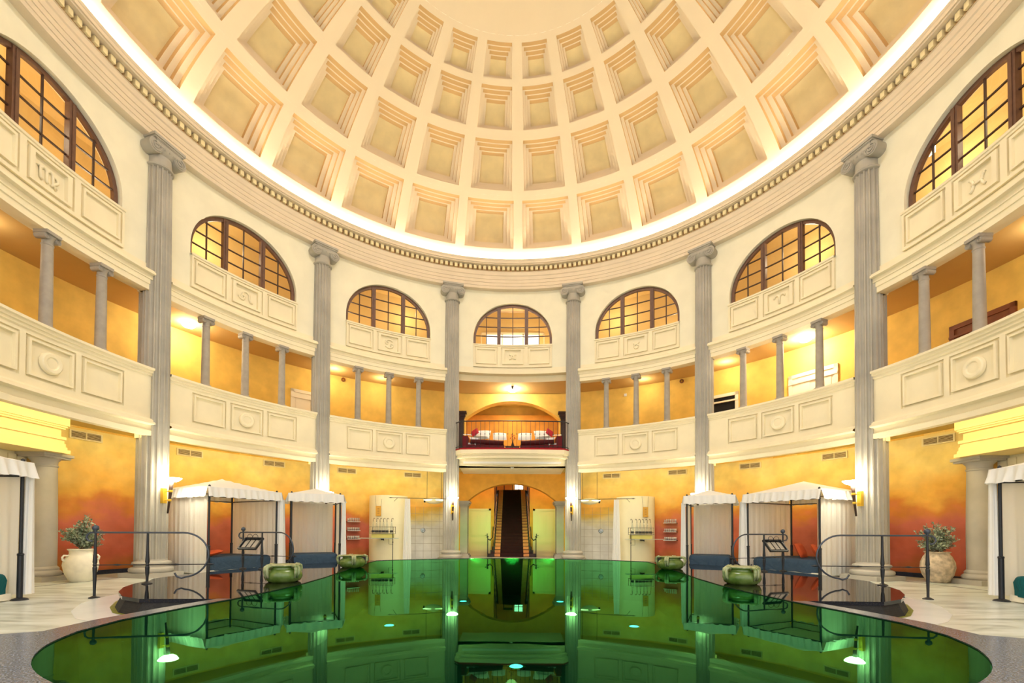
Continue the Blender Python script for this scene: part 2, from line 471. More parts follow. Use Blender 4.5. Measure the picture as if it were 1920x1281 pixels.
# pool basin, water
b = MB(); n = len(POOL)
b.add([(x, y, -.004) for x, y in POOL] + [(x * .99, y * .99, -1.35) for x, y in POOL],
      [(i, (i + 1) % n, n + (i + 1) % n, n + i) for i in range(n)] + [tuple(range(n, 2 * n))])
basin = obj('floor_pool_basin', b, M_basin, kind='structure')
b = MB(); b.add([(x, y, -.012) for x, y in POOL], [tuple(reversed(range(n)))])
water = obj('pool_water', b, M_water); water['kind'] = 'stuff'
water['label'] = 'still dark green water of the round bathing pool'; water['category'] = 'water'

# marble floor: ring between the pool and the outer wall, and the stair hall behind
def pool_r(th):
    a = rad(th); dx, dy = sin(a), cos(a); best = 0
    for i in range(n):
        x1, y1 = POOL[i]; x2, y2 = POOL[(i + 1) % n]
        ex, ey = x2 - x1, y2 - y1
        det = dx * (-ey) + dy * ex
        if abs(det) < 1e-9: continue
        t = (x1 * (-ey) + y1 * ex) / det
        u = (dx * y1 - dy * x1) / det
        if t > 0 and -1e-6 <= u <= 1 + 1e-6: best = max(best, t)
    return best
b = MB(); ts = [t for t in range(-180, 181, 3)]
vs = []
for t in ts:
    r0 = pool_r(t) + .03
    vs += [P(t, r0, FZ), P(t, 15.0, FZ)]
b.add(vs, [(2 * i, 2 * i + 1, 2 * i + 3, 2 * i + 2) for i in range(len(ts) - 1)])
obj('floor', b, M_floor, kind='structure')

# black granite overflow slabs (left and right), flush with the water
TIP = [(-7.22, -.6), (-7.05, -1.2), (-6.80, -1.72), (-6.38, -2.31), (-5.9, -2.8), (-5.42, -3.07)]
def slab_outline(s):
    pts = POOL_L[I0:I0 + 8] + [P(t, 7.42)[:2] for t in range(-40, -93, -4)] + TIP
    return pts if s < 0 else [(-x, y) for x, y in reversed(pts)]
for s in (-1, 1):
    pts = slab_outline(s)
    side = 'left' if s < 0 else 'right'
    b = MB(); b.prism(pts, -.055, 0)
    o = obj('floor_overflow_slab', b, M_slab, kind='structure')
    outer = [P(t, 7.42)[:2] for t in range(-30, -93, -4)] + TIP + [(-4.35, -3.02)]
    k = len(outer)
    if s > 0: outer = [(-x, y) for x, y in outer]
    vs = []
    for x, y in outer:
        r = hypot(x, y); q = (r - .04) / r; q2 = (r + .045) / r
        vs += [(x * q, y * q, -.055), (x * q2, y * q2, FZ)]
    b = MB().add(vs, [(2 * i, 2 * i + 1, 2 * i + 3, 2 * i + 2) for i in range(k - 1)])
    obj('mosaic_face', b, M_mosaic, parent=o)
    # moss line and white marble crescent round the foot of the tip
    foot = [(x * (hypot(x, y) + .03) / hypot(x, y), y * (hypot(x, y) + .03) / hypot(x, y)) for x, y in [(-7.41, .4)] + TIP]
    m1 = [(x * (hypot(x, y) + .11) / hypot(x, y), y * (hypot(x, y) + .11) / hypot(x, y)) for x, y in [(-7.41, .4)] + TIP]
    out = [(-7.62, .4), (-7.72, -.5), (-7.62, -1.25), (-7.32, -1.95), (-6.75, -2.72), (-6.15, -3.28), (-5.5, -3.62)]
    ff = lambda L_: [(-x, y) for x, y in L_] if s > 0 else L_
    def band(A, B, z, nm, m):
        A, B = ff(A), ff(B); kk = len(A)
        bb = MB().add([(x, y, z) for x, y in A] + [(x, y, z) for x, y in B], [(i, i + 1, kk + i + 1, kk + i) for i in range(kk - 1)])
        return obj(nm, bb, m, kind='structure')
    band(m1, out, FZ + .003, 'floor_marble_crescent', M_inlay)
    band(foot, m1, FZ + .005, 'floor_moss_joint', M_moss)
# back curb between the two slabs
b = MB(); b.arcbox(7.36, 7.44, -40, 40, FZ, 0.0, 24)
obj('floor_pool_curb', b, M_rim, kind='structure')
# grey granite rim at the sides and the near terrace
b = MB()
rim_in = POOL_L[I0 - 3:I0 + 1]
rim_out = [(-4.64, -5.2), (-4.66, -4.6), (-4.53, -3.8), (-4.33, -3.0)]
for s in (-1, 1):
    A = [((x if s < 0 else -x), y) for x, y in rim_in]
    B = [((x if s < 0 else -x), y) for x, y in rim_out]
    kk = len(A)
    b.add([(x, y, 0.0) for x, y in A] + [(x, y, 0.0) for x, y in B], [(i, i + 1, kk + i + 1, kk + i) for i in range(kk - 1)])
    b.add([(x, y, 0.0) for x, y in B] + [(x, y, FZ - .05) for x, y in B], [(i, i + 1, kk + i + 1, kk + i) for i in range(kk - 1)])
tl = [(-4.64, -5.2), (-4.95, -5.36), (-9.0, -7.3), (-9.0, -13.5)]
near = POOL_L[0:I0 - 2]
for s in (-1, 1):
    g = lambda L_: [((x if s < 0 else -x), y) for x, y in L_]
    pts = g(tl + [(0, -13.5)] + near)
    b.add([(x, y, 0.0) for x, y in pts], [tuple(range(len(pts)))])
    e = g(tl[:3])
    b.add([(x, y, 0.0) for x, y in e] + [(x, y, FZ - .05) for x, y in e], [(0, 1, 4, 3), (1, 2, 5, 4)])
obj('floor_granite_rim', b, M_rim, kind='structure')
# dark inlay line in the marble
b = MB(); b.arcbox(10.42, 10.455, -112, -14, FZ, FZ + .003, 40); b.arcbox(10.42, 10.455, 14, 112, FZ, FZ + .003, 40)
obj('floor_dark_inlay', b, M_skirt, kind='structure')

# ground floor outer wall with fresco, marble tiling in the shower bays
b = MB(); b.sweep([(12.0, FZ), (12.0, 3.95)], -132, -14.4, 60); b.sweep([(12.0, FZ), (12.0, 3.95)], 14.4, 132, 60)
obj('wall_ground', b, M_fresco, kind='structure')
b = MB(); mo = MB()
for s in (-1, 1):
    t0, t1 = sorted((s * 14.6, s * 23.4))
    
    for iz in range(7):
        for it in range(5):
            w_ = (t1 - t0) / 5; sh = (w_ / 2 if iz % 2 else 0)
            a_, c_ = t0 + it * w_ + sh - (w_ / 2 if iz % 2 else 0) * 1.0, t0 + (it + 1) * w_
            b.arcbox(11.93, 11.985, a_ + .03, c_ - .03, FZ + iz * .34 + .006, FZ + (iz + 1) * .34 - .006, 1)
    mo.arcbox(11.94, 11.99, t0, t1, FZ, 2.12, 6)
tile = obj('wall_shower_tiles', b, M_tile, kind='structure')
obj('mortar', mo, M_smallcol, tile)
b = MB()
for s in (-1, 1):
    t0, t1 = sorted((s * 24, s * 79.5)); b.arcbox(11.955, 11.995, t0, t1, FZ, FZ + .12, 24)
    t0, t1 = sorted((s * 99, s * 130)); b.arcbox(11.955, 11.995, t0, t1, FZ, FZ + .12, 12)
obj('baseboard_ground', b, M_skirt, kind='structure')
# ceiling over the ground-floor ambulatory (underside of gallery)
b = MB(); b.sweep([(9.98, 3.80), (12.05, 3.80)], -132, 132, 120)
obj('ceiling_ground', b, M_lowceil, kind='structure')
# gallery floor, wall and ceiling
b = MB(); b.sweep([(10.0, 4.35), (12.05, 4.35)], -132, 132, 120)
obj('floor_gallery', b, M_galceil, kind='structure')
b = MB(); b.sweep([(12.0, 3.75), (12.0, 7.7)], -132, -14.4, 60); b.sweep([(12.0, 3.75), (12.0, 7.7)], 14.4, 132, 60)
obj('wall_gallery', b, M_gallery, kind='structure')
b = MB(); b.sweep([(10.2, 7.55), (12.05, 7.55)], -132, 132, 120)
obj('ceiling_gallery', b, M_galceil, kind='structure')
# upper corridor behind the lunettes
b = MB(); b.sweep([(10.3, 8.15), (12.05, 8.15)], -132, 132, 120)
obj('floor_upper', b, M_galceil, kind='structure')
b = MB(); b.sweep([(12.0, 8.1), (12.0, 11.6), (10.4, 12.3)], -132, 132, 120)
obj('wall_upper', b, M_upper, kind='structure')

# parapets of the gallery (all bays but the balcony's)
def panels_r(bay, face, recess=.035, mold=.02):
    """three framed panels on a parapet: returns the radius of each cell"""
    L_ = [(-9.7, -3.8), (-3.1, 2.9 + .2), (3.8, 9.7)]
    def f(t, z):
        u = t - bay
        for a, c in L_:
            if a <= u <= c and 4.12 <= z <= 5.0:
                da = min(u - a, c - u) * .17; dz = min(z - 4.12, 5.0 - z)
                d = min(da, dz)
                if d < .055: return face + .05
                if d < .10: return face - .02
                return face + .05
        return face
    return f
def cuts(L_, d1, d2, k):
    out = []
    for a, c in L_:
        out += [a, a + d1, a + d2, c - d2, c - d1, c]
    return out
def fill(vals, step):
    vals = sorted(set(round(v, 4) for v in vals)); out = [vals[0]]
    for v in vals[1:]:
        g = v - out[-1]; k = max(1, int(math.ceil(g / step)))
        s0 = out[-1]
        out += [s0 + g * (i + 1) / k for i in range(k)]
    return out
for bay in BAYS:
    if bay == 0: continue
    t0, t1 = bay - 13.7, bay + 13.7
    root = thing('wall_parapet', None, None, kind='structure')
    L_ = [(-9.7, -3.8), (-3.1, 3.1), (3.8, 9.7)]
    ts = fill([t0, t1] + [bay + v for v in cuts(L_, .055 / .17, .10 / .17, 0)], 1.0)
    zs = [3.96, 4.12, 4.175, 4.22, 4.9, 4.945, 5.0, 5.08]
    b = MB(); b.relief(ts, zs, panels_r(bay, 9.9))
    obj('panelled_face', b, M_parapet, root)
    b = MB(); b.sweep([(9.9, 5.08), (9.86, 5.10), (9.86, 5.155), (9.82, 5.165), (9.82, 5.22), (9.77, 5.235), (9.77, 5.29), (10.3, 5.29), (10.3, 4.35)], t0, t1, 24)
    obj('coping', b, M_parapet, root)
    b = MB(); b.sweep([(9.9, 3.965), (9.84, 3.95), (9.80, 3.90), (9.80, 3.865), (9.74, 3.85), (9.72, 3.80), (9.86, 3.775), (9.86, 3.64), (9.83, 3.625), (9.83, 3.50), (10.02, 3.50), (10.02, 3.80)], t0, t1, 24)
    obj('lower_moulding', b, M_parapet, root)
    # roundel
    b = MB(); b.lathe([(.0, .02), (.12, .02), (.135, .045), (.15, .05), (.20, .05), (.225, .03), (.235, 0), (.235, -.03)], 28)
    M = Matrix.Translation(P(bay, 9.905, 4.56)) @ Matrix.Rotation(-rad(bay), 4, 'Z') @ Matrix.Rotation(pi / 2, 4, 'X')
    b.xform(M); obj('roundel', b, M_parapet, root, smooth=30.0)

# cornice over the gallery openings
CORN = [(10.08, 8.13), (10.05, 8.12), (10.05, 7.96), (9.93, 7.945), (9.84, 7.90), (9.84, 7.86), (9.80, 7.855), (9.80, 7.80), (9.90, 7.79), (9.90, 7.68), (9.925, 7.675), (9.925, 7.55), (9.95, 7.545), (9.95, 7.40), (10.28, 7.40), (10.28, 7.58)]
for bay in BAYS:
    b = MB()
    if bay == 0: b.sweep([(10.05, 8.12), (10.05, 7.87), (10.35, 7.87), (10.35, 7.58)], -14.6, 14.6, 24)
    else: b.sweep(CORN, bay - 13.7, bay + 13.7, 24)
    obj('trim_gallery_cornice', b, M_parapet, kind='structure')

# lunette walls
SILL, SPR, RISE, HW = 9.12, 9.42, 1.58, 9.75
def arch_z(u):
    return SPR + RISE * sqrt(max(0.0, 1 - (u / HW) ** 2))
def zodiac(bay):
    """raised sign strokes in local x (along the wall), z"""
    A = lambda cx, cz, r, a0, a1, k=14: [(cx + r * cos(rad(a0 + (a1 - a0) * i / k)), cz + r * sin(rad(a0 + (a1 - a0) * i / k))) for i in range(k + 1)]
    if bay == -90:   # virgo
        return [[(-.24, .10), (-.20, .14), (-.18, -.12), (-.14, -.14)], A(-.11, .08, .06, 180, 0) + [(-.05, -.12), (-.02, -.14)], A(.02, .08, .06, 180, 0) + [(.08, -.08), (.16, -.16)], A(.13, .03, .06, 150, -60) + [(.05, -.14)]]
    if bay == -60:   # leo
        return [A(-.10, -.03, .055, 0, 350), A(-.01, .05, .11, 200, 10) + [(.09, -.05), (.14, -.13), (.21, -.12)], A(-.12, .0, .12, 190, 290)]
    if bay == -30:   # cancer
        return [A(-.10, .04, .05, 0, 350), A(.0, -.01, .18, 150, 40), A(.10, -.04, .05, 0, 350), A(.0, .01, .18, 330, 220)]
    if bay == 0:     # gemini
        return [A(0, .30, .24, 235, 305), A(0, -.30, .24, 55, 125), [(-.05, .09), (-.05, -.09)], [(.05, .09), (.05, -.09)]]
    if bay == 30:    # taurus
        return [A(0, -.05, .085, 0, 350), A(0, .15, .12, 200, 340), ]
    if bay == 60:    # aries
        return [A(-.09, .07, .08, 180, 10) + [(.0, -.14)], A(.09, .07, .08, 0, 170) + [(.0, -.14)]]
    return [A(-.26, .0, .17, -55, 55), A(.26, .0, .17, 125, 235), [(-.12, 0), (.12, 0)]]   # pisces
for wi, bay in enumerate(BAYS):
    t0, t1 = bay - 14.9, bay + 14.9
    root = thing('wall_lunette', None, None, kind='structure')
    b = MB(); RF, RB = 10.08, 10.42
    us = [-14.9, -13.6, -12.3, -11, -HW] + [-HW * cos(pi * i / 40) for i in range(1, 40)] + [HW, 11, 12.3, 13.6, 14.9]
    for r in (RF, RB):
        for i in range(len(us) - 1):
            a, c = us[i], us[i + 1]
            ina = (abs(a) <= HW + 1e-6) and (abs(c) <= HW + 1e-6)
            if ina:
                b.add([P(bay + a, r, 8.10), P(bay + c, r, 8.10), P(bay + c, r, SILL), P(bay + a, r, SILL)], [(0, 1, 2, 3)])
                b.add([P(bay + a, r, arch_z(a)), P(bay + c, r, arch_z(c)), P(bay + c, r, 11.62), P(bay + a, r, 11.62)], [(0, 1, 2, 3)])
            else:
                b.add([P(bay + a, r, 8.10), P(bay + c, r, 8.10), P(bay + c, r, 11.62), P(bay + a, r, 11.62)], [(0, 1, 2, 3)])
    # reveal
    loop = [(-HW, SILL)] + [(u, arch_z(u)) for u in us if abs(u) <= HW + 1e-6] + [(HW, SILL)]
    for i in range(len(loop) - 1):
        (a, za), (c, zc) = loop[i], loop[i + 1]
        b.add([P(bay + a, RF, za), P(bay + c, RF, zc), P(bay + c, RB, zc), P(bay + a, RB, za)], [(0, 1, 2, 3)])
    b.sweep([(RF, SILL), (RB, SILL)], bay - HW, bay + HW, 12)
    obj('plaster', b, M_plaster, root)
    # spandrel with panels below the sill
    L_ = [(-9.45, -3.75), (-2.95, 2.95), (3.75, 9.45)]
    ts = fill([bay - HW, bay + HW] + [bay + v for v in cuts(L_, .06 / .176, .11 / .176, 0)] + [bay + -2.0, bay + 2.0], 1.0)
    zs = [8.14, 8.22, 8.28, 8.33, 8.38, 8.87, 8.90, 8.96, 9.01, 9.06]
    def pr(t, z, bay=bay):
        u = t - bay
        for k, (a, c) in enumerate(L_):
            if a <= u <= c and 8.22 <= z <= 9.01:
                d = min(min(u - a, c - u) * .176, z - 8.22, 9.01 - z)
                if k != 1:
                    if d < .055: return 10.05
                    if d < .105: return 9.985
                    return 10.045
                if d < .055: return 10.05
                if abs(u) < 2.0 and 8.33 < z < 8.90: return 10.07
                return 9.985
        return 10.0
    b = MB(); b.relief(ts, zs, pr)
    b.sweep([(10.08, 8.14), (10.0, 8.14)], bay - HW, bay + HW, 12)
    for sgn in (-1, 1):
        tt = bay + sgn * HW
        b.add([P(tt, 10.0, 8.14), P(tt, 10.09, 8.14), P(tt, 10.09, 9.06), P(tt, 10.0, 9.06)], [(0, 1, 2, 3)])
    obj('panelled_spandrel', b, M_parapet, root)
    b = MB(); b.sweep([(10.0, 9.06), (9.975, 9.07), (9.965, 9.12), (10.15, 9.125)], bay - HW - .1, bay + HW + .1, 12)
    obj('sill_moulding', b, M_parapet, root)
    # zodiac sign carved in relief
    b = MB()
    for st in zodiac(bay):
        pts = [(-x if False else x, 0, z) for x, z in st]
        b.tube([(x, 0, z) for x, _, z in pts], .030, 6)
    M = Matrix.Translation(P(bay, 10.05, 8.615)) @ Matrix.Rotation(-rad(bay), 4, 'Z')
    b.xform(M); obj('zodiac_sign', b, M_parapet, root, smooth=True)
    # window
    win = thing('window_%d' % (wi + 1), None, None, kind='structure')
    def wz(u): return SPR + (RISE - .03) * sqrt(max(0.0, 1 - (u / (HW - .15)) ** 2))
    HWf = HW - .1; FRW = .55   # frame width in degrees
    b = MB(); uu = [-HWf * cos(pi * i / 36) for i in range(37)]
    def az(u, hw, rise): return SPR + rise * sqrt(max(0.0, 1 - (u / hw) ** 2))
    outp = [(-HWf, SILL)] + [(u, az(u, HWf, RISE - .01)) for u in uu] + [(HWf, SILL)]
    hi = HWf - FRW
    uui = [-hi * cos(pi * i / 36) for i in range(37)]
    inp = [(-hi, SILL)] + [(u, az(u, hi, RISE - .11)) for u in uui] + [(hi, SILL)]
    RW0, RW1 = 10.20, 10.30
    for i in range(len(outp) - 1):
        o0, o1, i0, i1 = outp[i], outp[i + 1], inp[i], inp[i + 1]
        vs = [P(bay + q[0], r, q[1]) for r in (RW0, RW1) for q in (o0, o1, i1, i0)]
        b.add(vs, [(0, 1, 2, 3), (7, 6, 5, 4), (2, 3, 7, 6)])
    b.arcbox(RW0, RW1, bay - HWf, bay + HWf, SILL, SILL + .05, 10)
    obj('window_frame', b, M_frame, win)
    for u in (-3.4, 3.4):
        b = MB(); b.arcbox(RW0 - .03, RW1, bay + u - .42, bay + u + .42, SILL, az(u, hi, RISE - .11) + .06, 2)
        b.arcbox(RW0 - .05, RW0 - .03, bay + u - .12, bay + u + .12, SILL, az(u, hi, RISE - .11) + .04, 1)
        obj('mullion', b, M_frame, win)
    b = MB()
    for u in (-6.5, 0, 6.5):
        b.arcbox(RW0 + .03, RW1 - .03, bay + u - .09, bay + u + .09, SILL, az(u, hi, RISE - .11) + .03, 1)
    for z in (9.58, 9.99, 10.41):
        hz = hi * sqrt(max(0, 1 - ((z - SPR) / (RISE - .11)) ** 2)) if z > SPR else hi
        b.arcbox(RW0 + .03, RW1 - .03, bay - hz, bay + hz, z - .016, z + .016, 14)
    obj('glazing_bars', b, M_bar, win)
    b = MB()
    gp = inp
    for i in range(1, len(gp) - 2):
        a, c = gp[i], gp[i + 1]
        b.add([P(bay + a[0], 10.255, SILL), P(bay + c[0], 10.255, SILL), P(bay + c[0], 10.255, c[1]), P(bay + a[0], 10.255, a[1])], [(0, 1, 2, 3)])
    obj('pane', b, M_glass, win)

win = thing('window_9', None, None, kind='structure', loc=(0, 11.93, 8.3))
b = MB(); b.bx(-1.5, 1.5, 0, .03, 1.5, 2.15)
obj('pane', b, emit('daylight_upper', (1.0, .97, .95), 1.6), win)
b = MB()
for x in (-1.5, -.5, .5, 1.5): b.bx(x - .03, x + .03, -.04, 0, 1.5, 2.15)
b.bx(-1.5, 1.5, -.04, 0, 2.1, 2.2)
obj('window_frame', b, M_doorw, win)

# piers behind the columns (close each storey at the column lines)
for th in (-105, -75, -45, -15, 15, 45, 75, 105):
    root = thing('wall_pier', None, None, loc=P(th, 0, 0)[:2] + (0,), kind='structure')
    loc, rz = ring(th, 10.05)
    root.location = loc; root.rotation_euler = (0, 0, rz)
    for (z0, z1, nm) in ((FZ, 3.8, 'ground_pilaster'), (4.3, 7.6, 'gallery_pilaster'), (3.45, 5.29, 'parapet_end'), (7.4, 8.2, 'cornice_end')):
        b = MB()
        if 'pilaster' in nm:
            w2, dp = .22, .36
            # fluted on the side faces
            k = 5; y0 = .18
            for s_ in (-1, 1):
                for i in range(k):
                    ya = y0 + (dp - y0) * i / k; yb = y0 + (dp - y0) * (i + 1) / k
                    xo = s_ * w2; xi = s_ * (w2 - .03)
                    ym0, ym1 = ya + (yb - ya) * .25, ya + (yb - ya) * .75
                    vs = []
                    for (x, y) in ((xo, ya), (xo, ym0), (xi, ym0 + .01), (xi, ym1 - .01), (xo, ym1), (xo, yb)):
                        vs += [(x, y, z0), (x, y, z1)]
                    b.add(vs, [(2 * j, 2 * j + 2, 2 * j + 3, 2 * j + 1) for j in range(5)])
            b.add([(-w2, y0, z0), (w2, y0, z0), (w2, y0, z1), (-w2, y0, z1)], [(0, 1, 2, 3)])
            b.add([(-w2, dp, z0), (w2, dp, z0), (w2, dp, z1), (-w2, dp, z1)], [(0, 1, 2, 3)])
            obj(nm, b, M_column, root)
        else:
            b.bx(-.30, .30, .02, .30, z0, z1); obj(nm, b, M_parapet, root)
    if nm:
        b = MB(); b.bx(-.30, .30, .06, .34, 8.1, 11.6); obj('upper_pier', b, M_plaster, root)

# main entablature with dentils
ENT = [(10.10, 11.50), (9.90, 11.50), (9.86, 11.51), (9.86, 11.62), (9.84, 11.625), (9.84, 11.75), (9.82, 11.755), (9.82, 11.88), (9.80, 11.885), (9.79, 12.02), (9.76, 12.05), (9.76, 12.20), (9.73, 12.21)]
ent = thing('trim_1', None, None, kind='structure')
b = MB(); b.sweep(ENT, -180, 180, 180); obj('architrave', b, M_entab, ent)
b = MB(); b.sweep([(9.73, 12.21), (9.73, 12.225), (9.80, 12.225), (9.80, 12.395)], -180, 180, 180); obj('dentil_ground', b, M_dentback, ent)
b = MB(); nd = 300
for i in range(nd):
    t = 360 * i / nd
    b.arcbox(9.665, 9.80, t - .34, t + .34, 12.235, 12.385, 1)
o = obj('dentil_course', b, M_dentil, ent); o['kind'] = 'stuff'
b = MB(); b.sweep([(9.81, 12.395), (9.81, 12.40), (9.56, 12.40), (9.55, 12.42), (9.55, 12.50), (9.50, 12.54), (9.48, 12.585), (9.48, 12.60), (9.515, 12.60), (9.515, 12.44), (9.95, 12.44)], -180, 180, 180)
obj('cornice', b, M_entab, ent)
# strip light lying in the trough behind the cornice
b = MB(); b.sweep([(9.56, 12.585), (9.62, 12.585), (9.62, 12.62), (9.56, 12.62)], -180, 180, 120, True)
o = obj('strip_light', b, M_cove); tag(o, 'hidden strip light running round the ledge at the foot of the dome', 'light')

# dome with coffers
DA, DB, DZ = 10.3, 6.0, 10.57
def dome_pt(th, t, d=0.0):
    ct, st = cos(rad(t)), sin(rad(t))
    r, z = DA * ct, DZ + DB * st
    return P(th, r + d, z + d * .04)      # the coffers are sunk almost level, as their steps show
ROWS = [(23.9, 37.1, 6.3, .66, .020, .095), (39.5, 50.4, 5.8, .60, .020, .105), (52.4, 60.1, 5.6, .54, .025, .105), (61.3, 66.8, 5.4, .46, .03, .12)]
NST = 4
def row_cuts(R_):
    a, c, hw, dp, ft, fb = R_; g = c - a
    return [a] + [a + fb * g * k for k in (1, 2, 3)] + [c - ft * g * k for k in (3, 2, 1)] + [c]
b = MB(); OFF = 1.3
for q in range(24):
    for ri in range(len(ROWS)):
        a, c, hw, dp, ft, fb = ROWS[ri]
        lo = 18.0 if ri == 0 else (ROWS[ri - 1][1] + a) / 2
        hi_ = c + 1.0 if ri == len(ROWS) - 1 else (c + ROWS[ri + 1][0]) / 2
        st_u = hw * .14
        rc = row_cuts(ROWS[ri])
        tl_ = fill([lo] + rc + [hi_], 2.4)
        us_ = [-hw, -hw + st_u, -hw + 2 * st_u, -hw + 3 * st_u, hw - 3 * st_u, hw - 2 * st_u, hw - st_u, hw]
        ul = fill([-7.5] + us_ + [7.5], 2.4)
        base = OFF + 7.5 + 15 * q
        def lev(v, cc):
            if v < cc[0] or v > cc[7]: return 0
            for k in range(3):
                if v < cc[k + 1] or v > cc[6 - k]: return k + 1
            return 4
        def dome_depth(u, t):
            l = min(lev(u, us_), lev(t, rc))
            return dp * l / NST, (1 if l == NST else 0)
        D = [[dome_depth((ul[i] + ul[i + 1]) / 2, (tl_[j] + tl_[j + 1]) / 2) for j in range(len(tl_) - 1)] for i in range(len(ul) - 1)]
        for i in range(len(ul) - 1):
            for j in range(len(tl_) - 1):
                d, fl = D[i][j]; b.mi = fl
                b.add([dome_pt(base + ul[i], tl_[j], d), dome_pt(base + ul[i + 1], tl_[j], d), dome_pt(base + ul[i + 1], tl_[j + 1], d), dome_pt(base + ul[i], tl_[j + 1], d)], [(0, 1, 2, 3)])
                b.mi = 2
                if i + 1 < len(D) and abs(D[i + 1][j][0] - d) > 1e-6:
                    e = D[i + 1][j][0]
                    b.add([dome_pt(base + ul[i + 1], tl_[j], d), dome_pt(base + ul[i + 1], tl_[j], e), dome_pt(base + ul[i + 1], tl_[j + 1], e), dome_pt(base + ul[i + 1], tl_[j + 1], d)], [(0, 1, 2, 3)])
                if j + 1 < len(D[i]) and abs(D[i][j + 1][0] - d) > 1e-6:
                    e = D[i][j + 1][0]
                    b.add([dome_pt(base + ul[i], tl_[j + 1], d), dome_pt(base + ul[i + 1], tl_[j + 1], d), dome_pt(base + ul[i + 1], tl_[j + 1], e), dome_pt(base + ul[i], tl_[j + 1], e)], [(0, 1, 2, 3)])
b.mi = 0
for i in range(96):
    ta, tb = i * 3.75, (i + 1) * 3.75
    tz = [67.8, 70, 73, 76, 80]
    for j in range(len(tz) - 1):
        b.add([dome_pt(ta, tz[j]), dome_pt(tb, tz[j]), dome_pt(tb, tz[j + 1]), dome_pt(ta, tz[j + 1])], [(0, 1, 2, 3)])
obj('ceiling_dome', b, [M_dome, M_coffer, M_riser_shade], kind='structure')

# skylight closing the top of the dome, above the picture
sky_l = thing('window_10', None, None, kind='structure', loc=(0, 0, DZ + DB * sin(rad(80))))
b = MB(); b.lathe([(DA * cos(rad(80)), 0), (DA * cos(rad(80)), .35), (DA * cos(rad(80)) + .1, .35)], 48, cap=False); obj('curb', b, M_dome, sky_l)
b = MB(); b.lathe([(0, .33), (DA * cos(rad(80)), .331)], 48); obj('pane', b, emit('skylight_glass', (1.0, .95, .87), OCULUS_E), sky_l)
b = MB()
for i in range(6): b.box(0, 0, .30, 2 * DA * cos(rad(80)) - .02, .05, .04, rz=pi * i / 6)
obj('glazing_bars', b, M_frame, sky_l)

# ================================================================== central bay: arches, stair hall, balcony
def arch_wall(name, y0, y1, x1, z0, z1, hw, spring, crown, m):
    """flat wall across the bay with a segmental arched opening"""
    b = MB(); k = 24
    def az(x): return spring + (crown - spring) * (1 - (x / hw) ** 2) ** .5 if abs(x) < hw else spring
    # segmental arc
    rise = crown - spring; R = (hw * hw + rise * rise) / (2 * rise)
    az = lambda x: crown - R + sqrt(R * R - x * x)
    xs = [-hw + 2 * hw * i / k for i in range(k + 1)]
    for y in (y0, y1):
        b.add([(-x1, y, z0), (-hw, y, z0), (-hw, y, z1), (-x1, y, z1)], [(0, 1, 2, 3)])
        b.add([(x1, y, z0), (hw, y, z0), (hw, y, z1), (x1, y, z1)], [(0, 1, 2, 3)])
        for i in range(k):
            b.add([(xs[i], y, az(xs[i])), (xs[i + 1], y, az(xs[i + 1])), (xs[i + 1], y, z1), (xs[i], y, z1)], [(0, 1, 2, 3)])
    for i in range(k):
        b.add([(xs[i], y0, az(xs[i])), (xs[i + 1], y0, az(xs[i + 1])), (xs[i + 1], y1, az(xs[i + 1])), (xs[i], y1, az(xs[i]))], [(0, 1, 2, 3)])
    for s_ in (-1, 1):
        b.add([(s_ * hw, y0, z0), (s_ * hw, y1, z0), (s_ * hw, y1, spring), (s_ * hw, y0, spring)], [(0, 1, 2, 3)])
    return obj(name, b, m, kind='structure')
arch_wall('wall_stair_arch', 11.85, 12.45, 3.15, FZ, 3.85, 2.12, 2.42, 3.27, M_hall)
arch_wall('wall_gallery_arch', 11.85, 12.35, 3.15, 4.3, 7.6, 2.25, 6.35, 7.2, M_gallery)
# piers of the lower arch
for s_ in (-1, 1):
    root = thing('wall_arch_pier', None, None, loc=(s_ * 2.27, 12.1, FZ), kind='structure')
    b = MB()
    for i in range(5):
        b.bx(-.17, .17, -.36 + i * .145, -.36 + i * .145 + .11, .22, 2.42)
    b.bx(-.15, .15, -.33, .33, .2, 2.42)
    for zz0, zz1, w_ in ((0, .12, .27), (.12, .2, .23), (2.42, 2.5, .2), (2.5, 2.58, .25), (2.58, 2.68, .29)):
        b.bx(-w_, w_, -.36 - (w_ - .17), .34 + (w_ - .17), zz0, zz1)
    obj('pilaster', b, M_column, root)
for s_ in (-1, 1):
    root = thing('wall_gallery_pier', None, None, loc=(s_ * 2.42, 11.8, 4.35), kind='structure')
    b = MB(); b.bx(-.13, .13, -.1, .1, 0, 2.0)
    for zz0, zz1, w_ in ((2.0, 2.08, .16), (2.08, 2.2, .2), (2.2, 2.3, .26)):
        b.bx(-w_, w_, -.1 - (w_ - .13), .1 + (w_ - .13), zz0, zz1)
    obj('pilaster', b, M_stairwood, root)
# room behind the gallery arch
b = MB(); b.add([(-3.2, 14.2, 4.3), (3.2, 14.2, 4.3), (3.2, 14.2, 7.7), (-3.2, 14.2, 7.7)], [(0, 1, 2, 3)])
for s_ in (-1, 1): b.add([(s_ * 3.2, 12.3, 4.3), (s_ * 3.2, 14.2, 4.3), (s_ * 3.2, 14.2, 7.7), (s_ * 3.2, 12.3, 7.7)], [(0, 1, 2, 3)])
b.add([(-3.2, 11.8, 7.55), (3.2, 11.8, 7.55), (3.2, 14.2, 7.55), (-3.2, 14.2, 7.55)], [(0, 1, 2, 3)])
b.add([(-3.2, 11.8, 4.35), (3.2, 11.8, 4.35), (3.2, 14.2, 4.35), (-3.2, 14.2, 4.35)], [(0, 1, 2, 3)])
obj('wall_balcony_room', b, M_gallery, kind='structure')
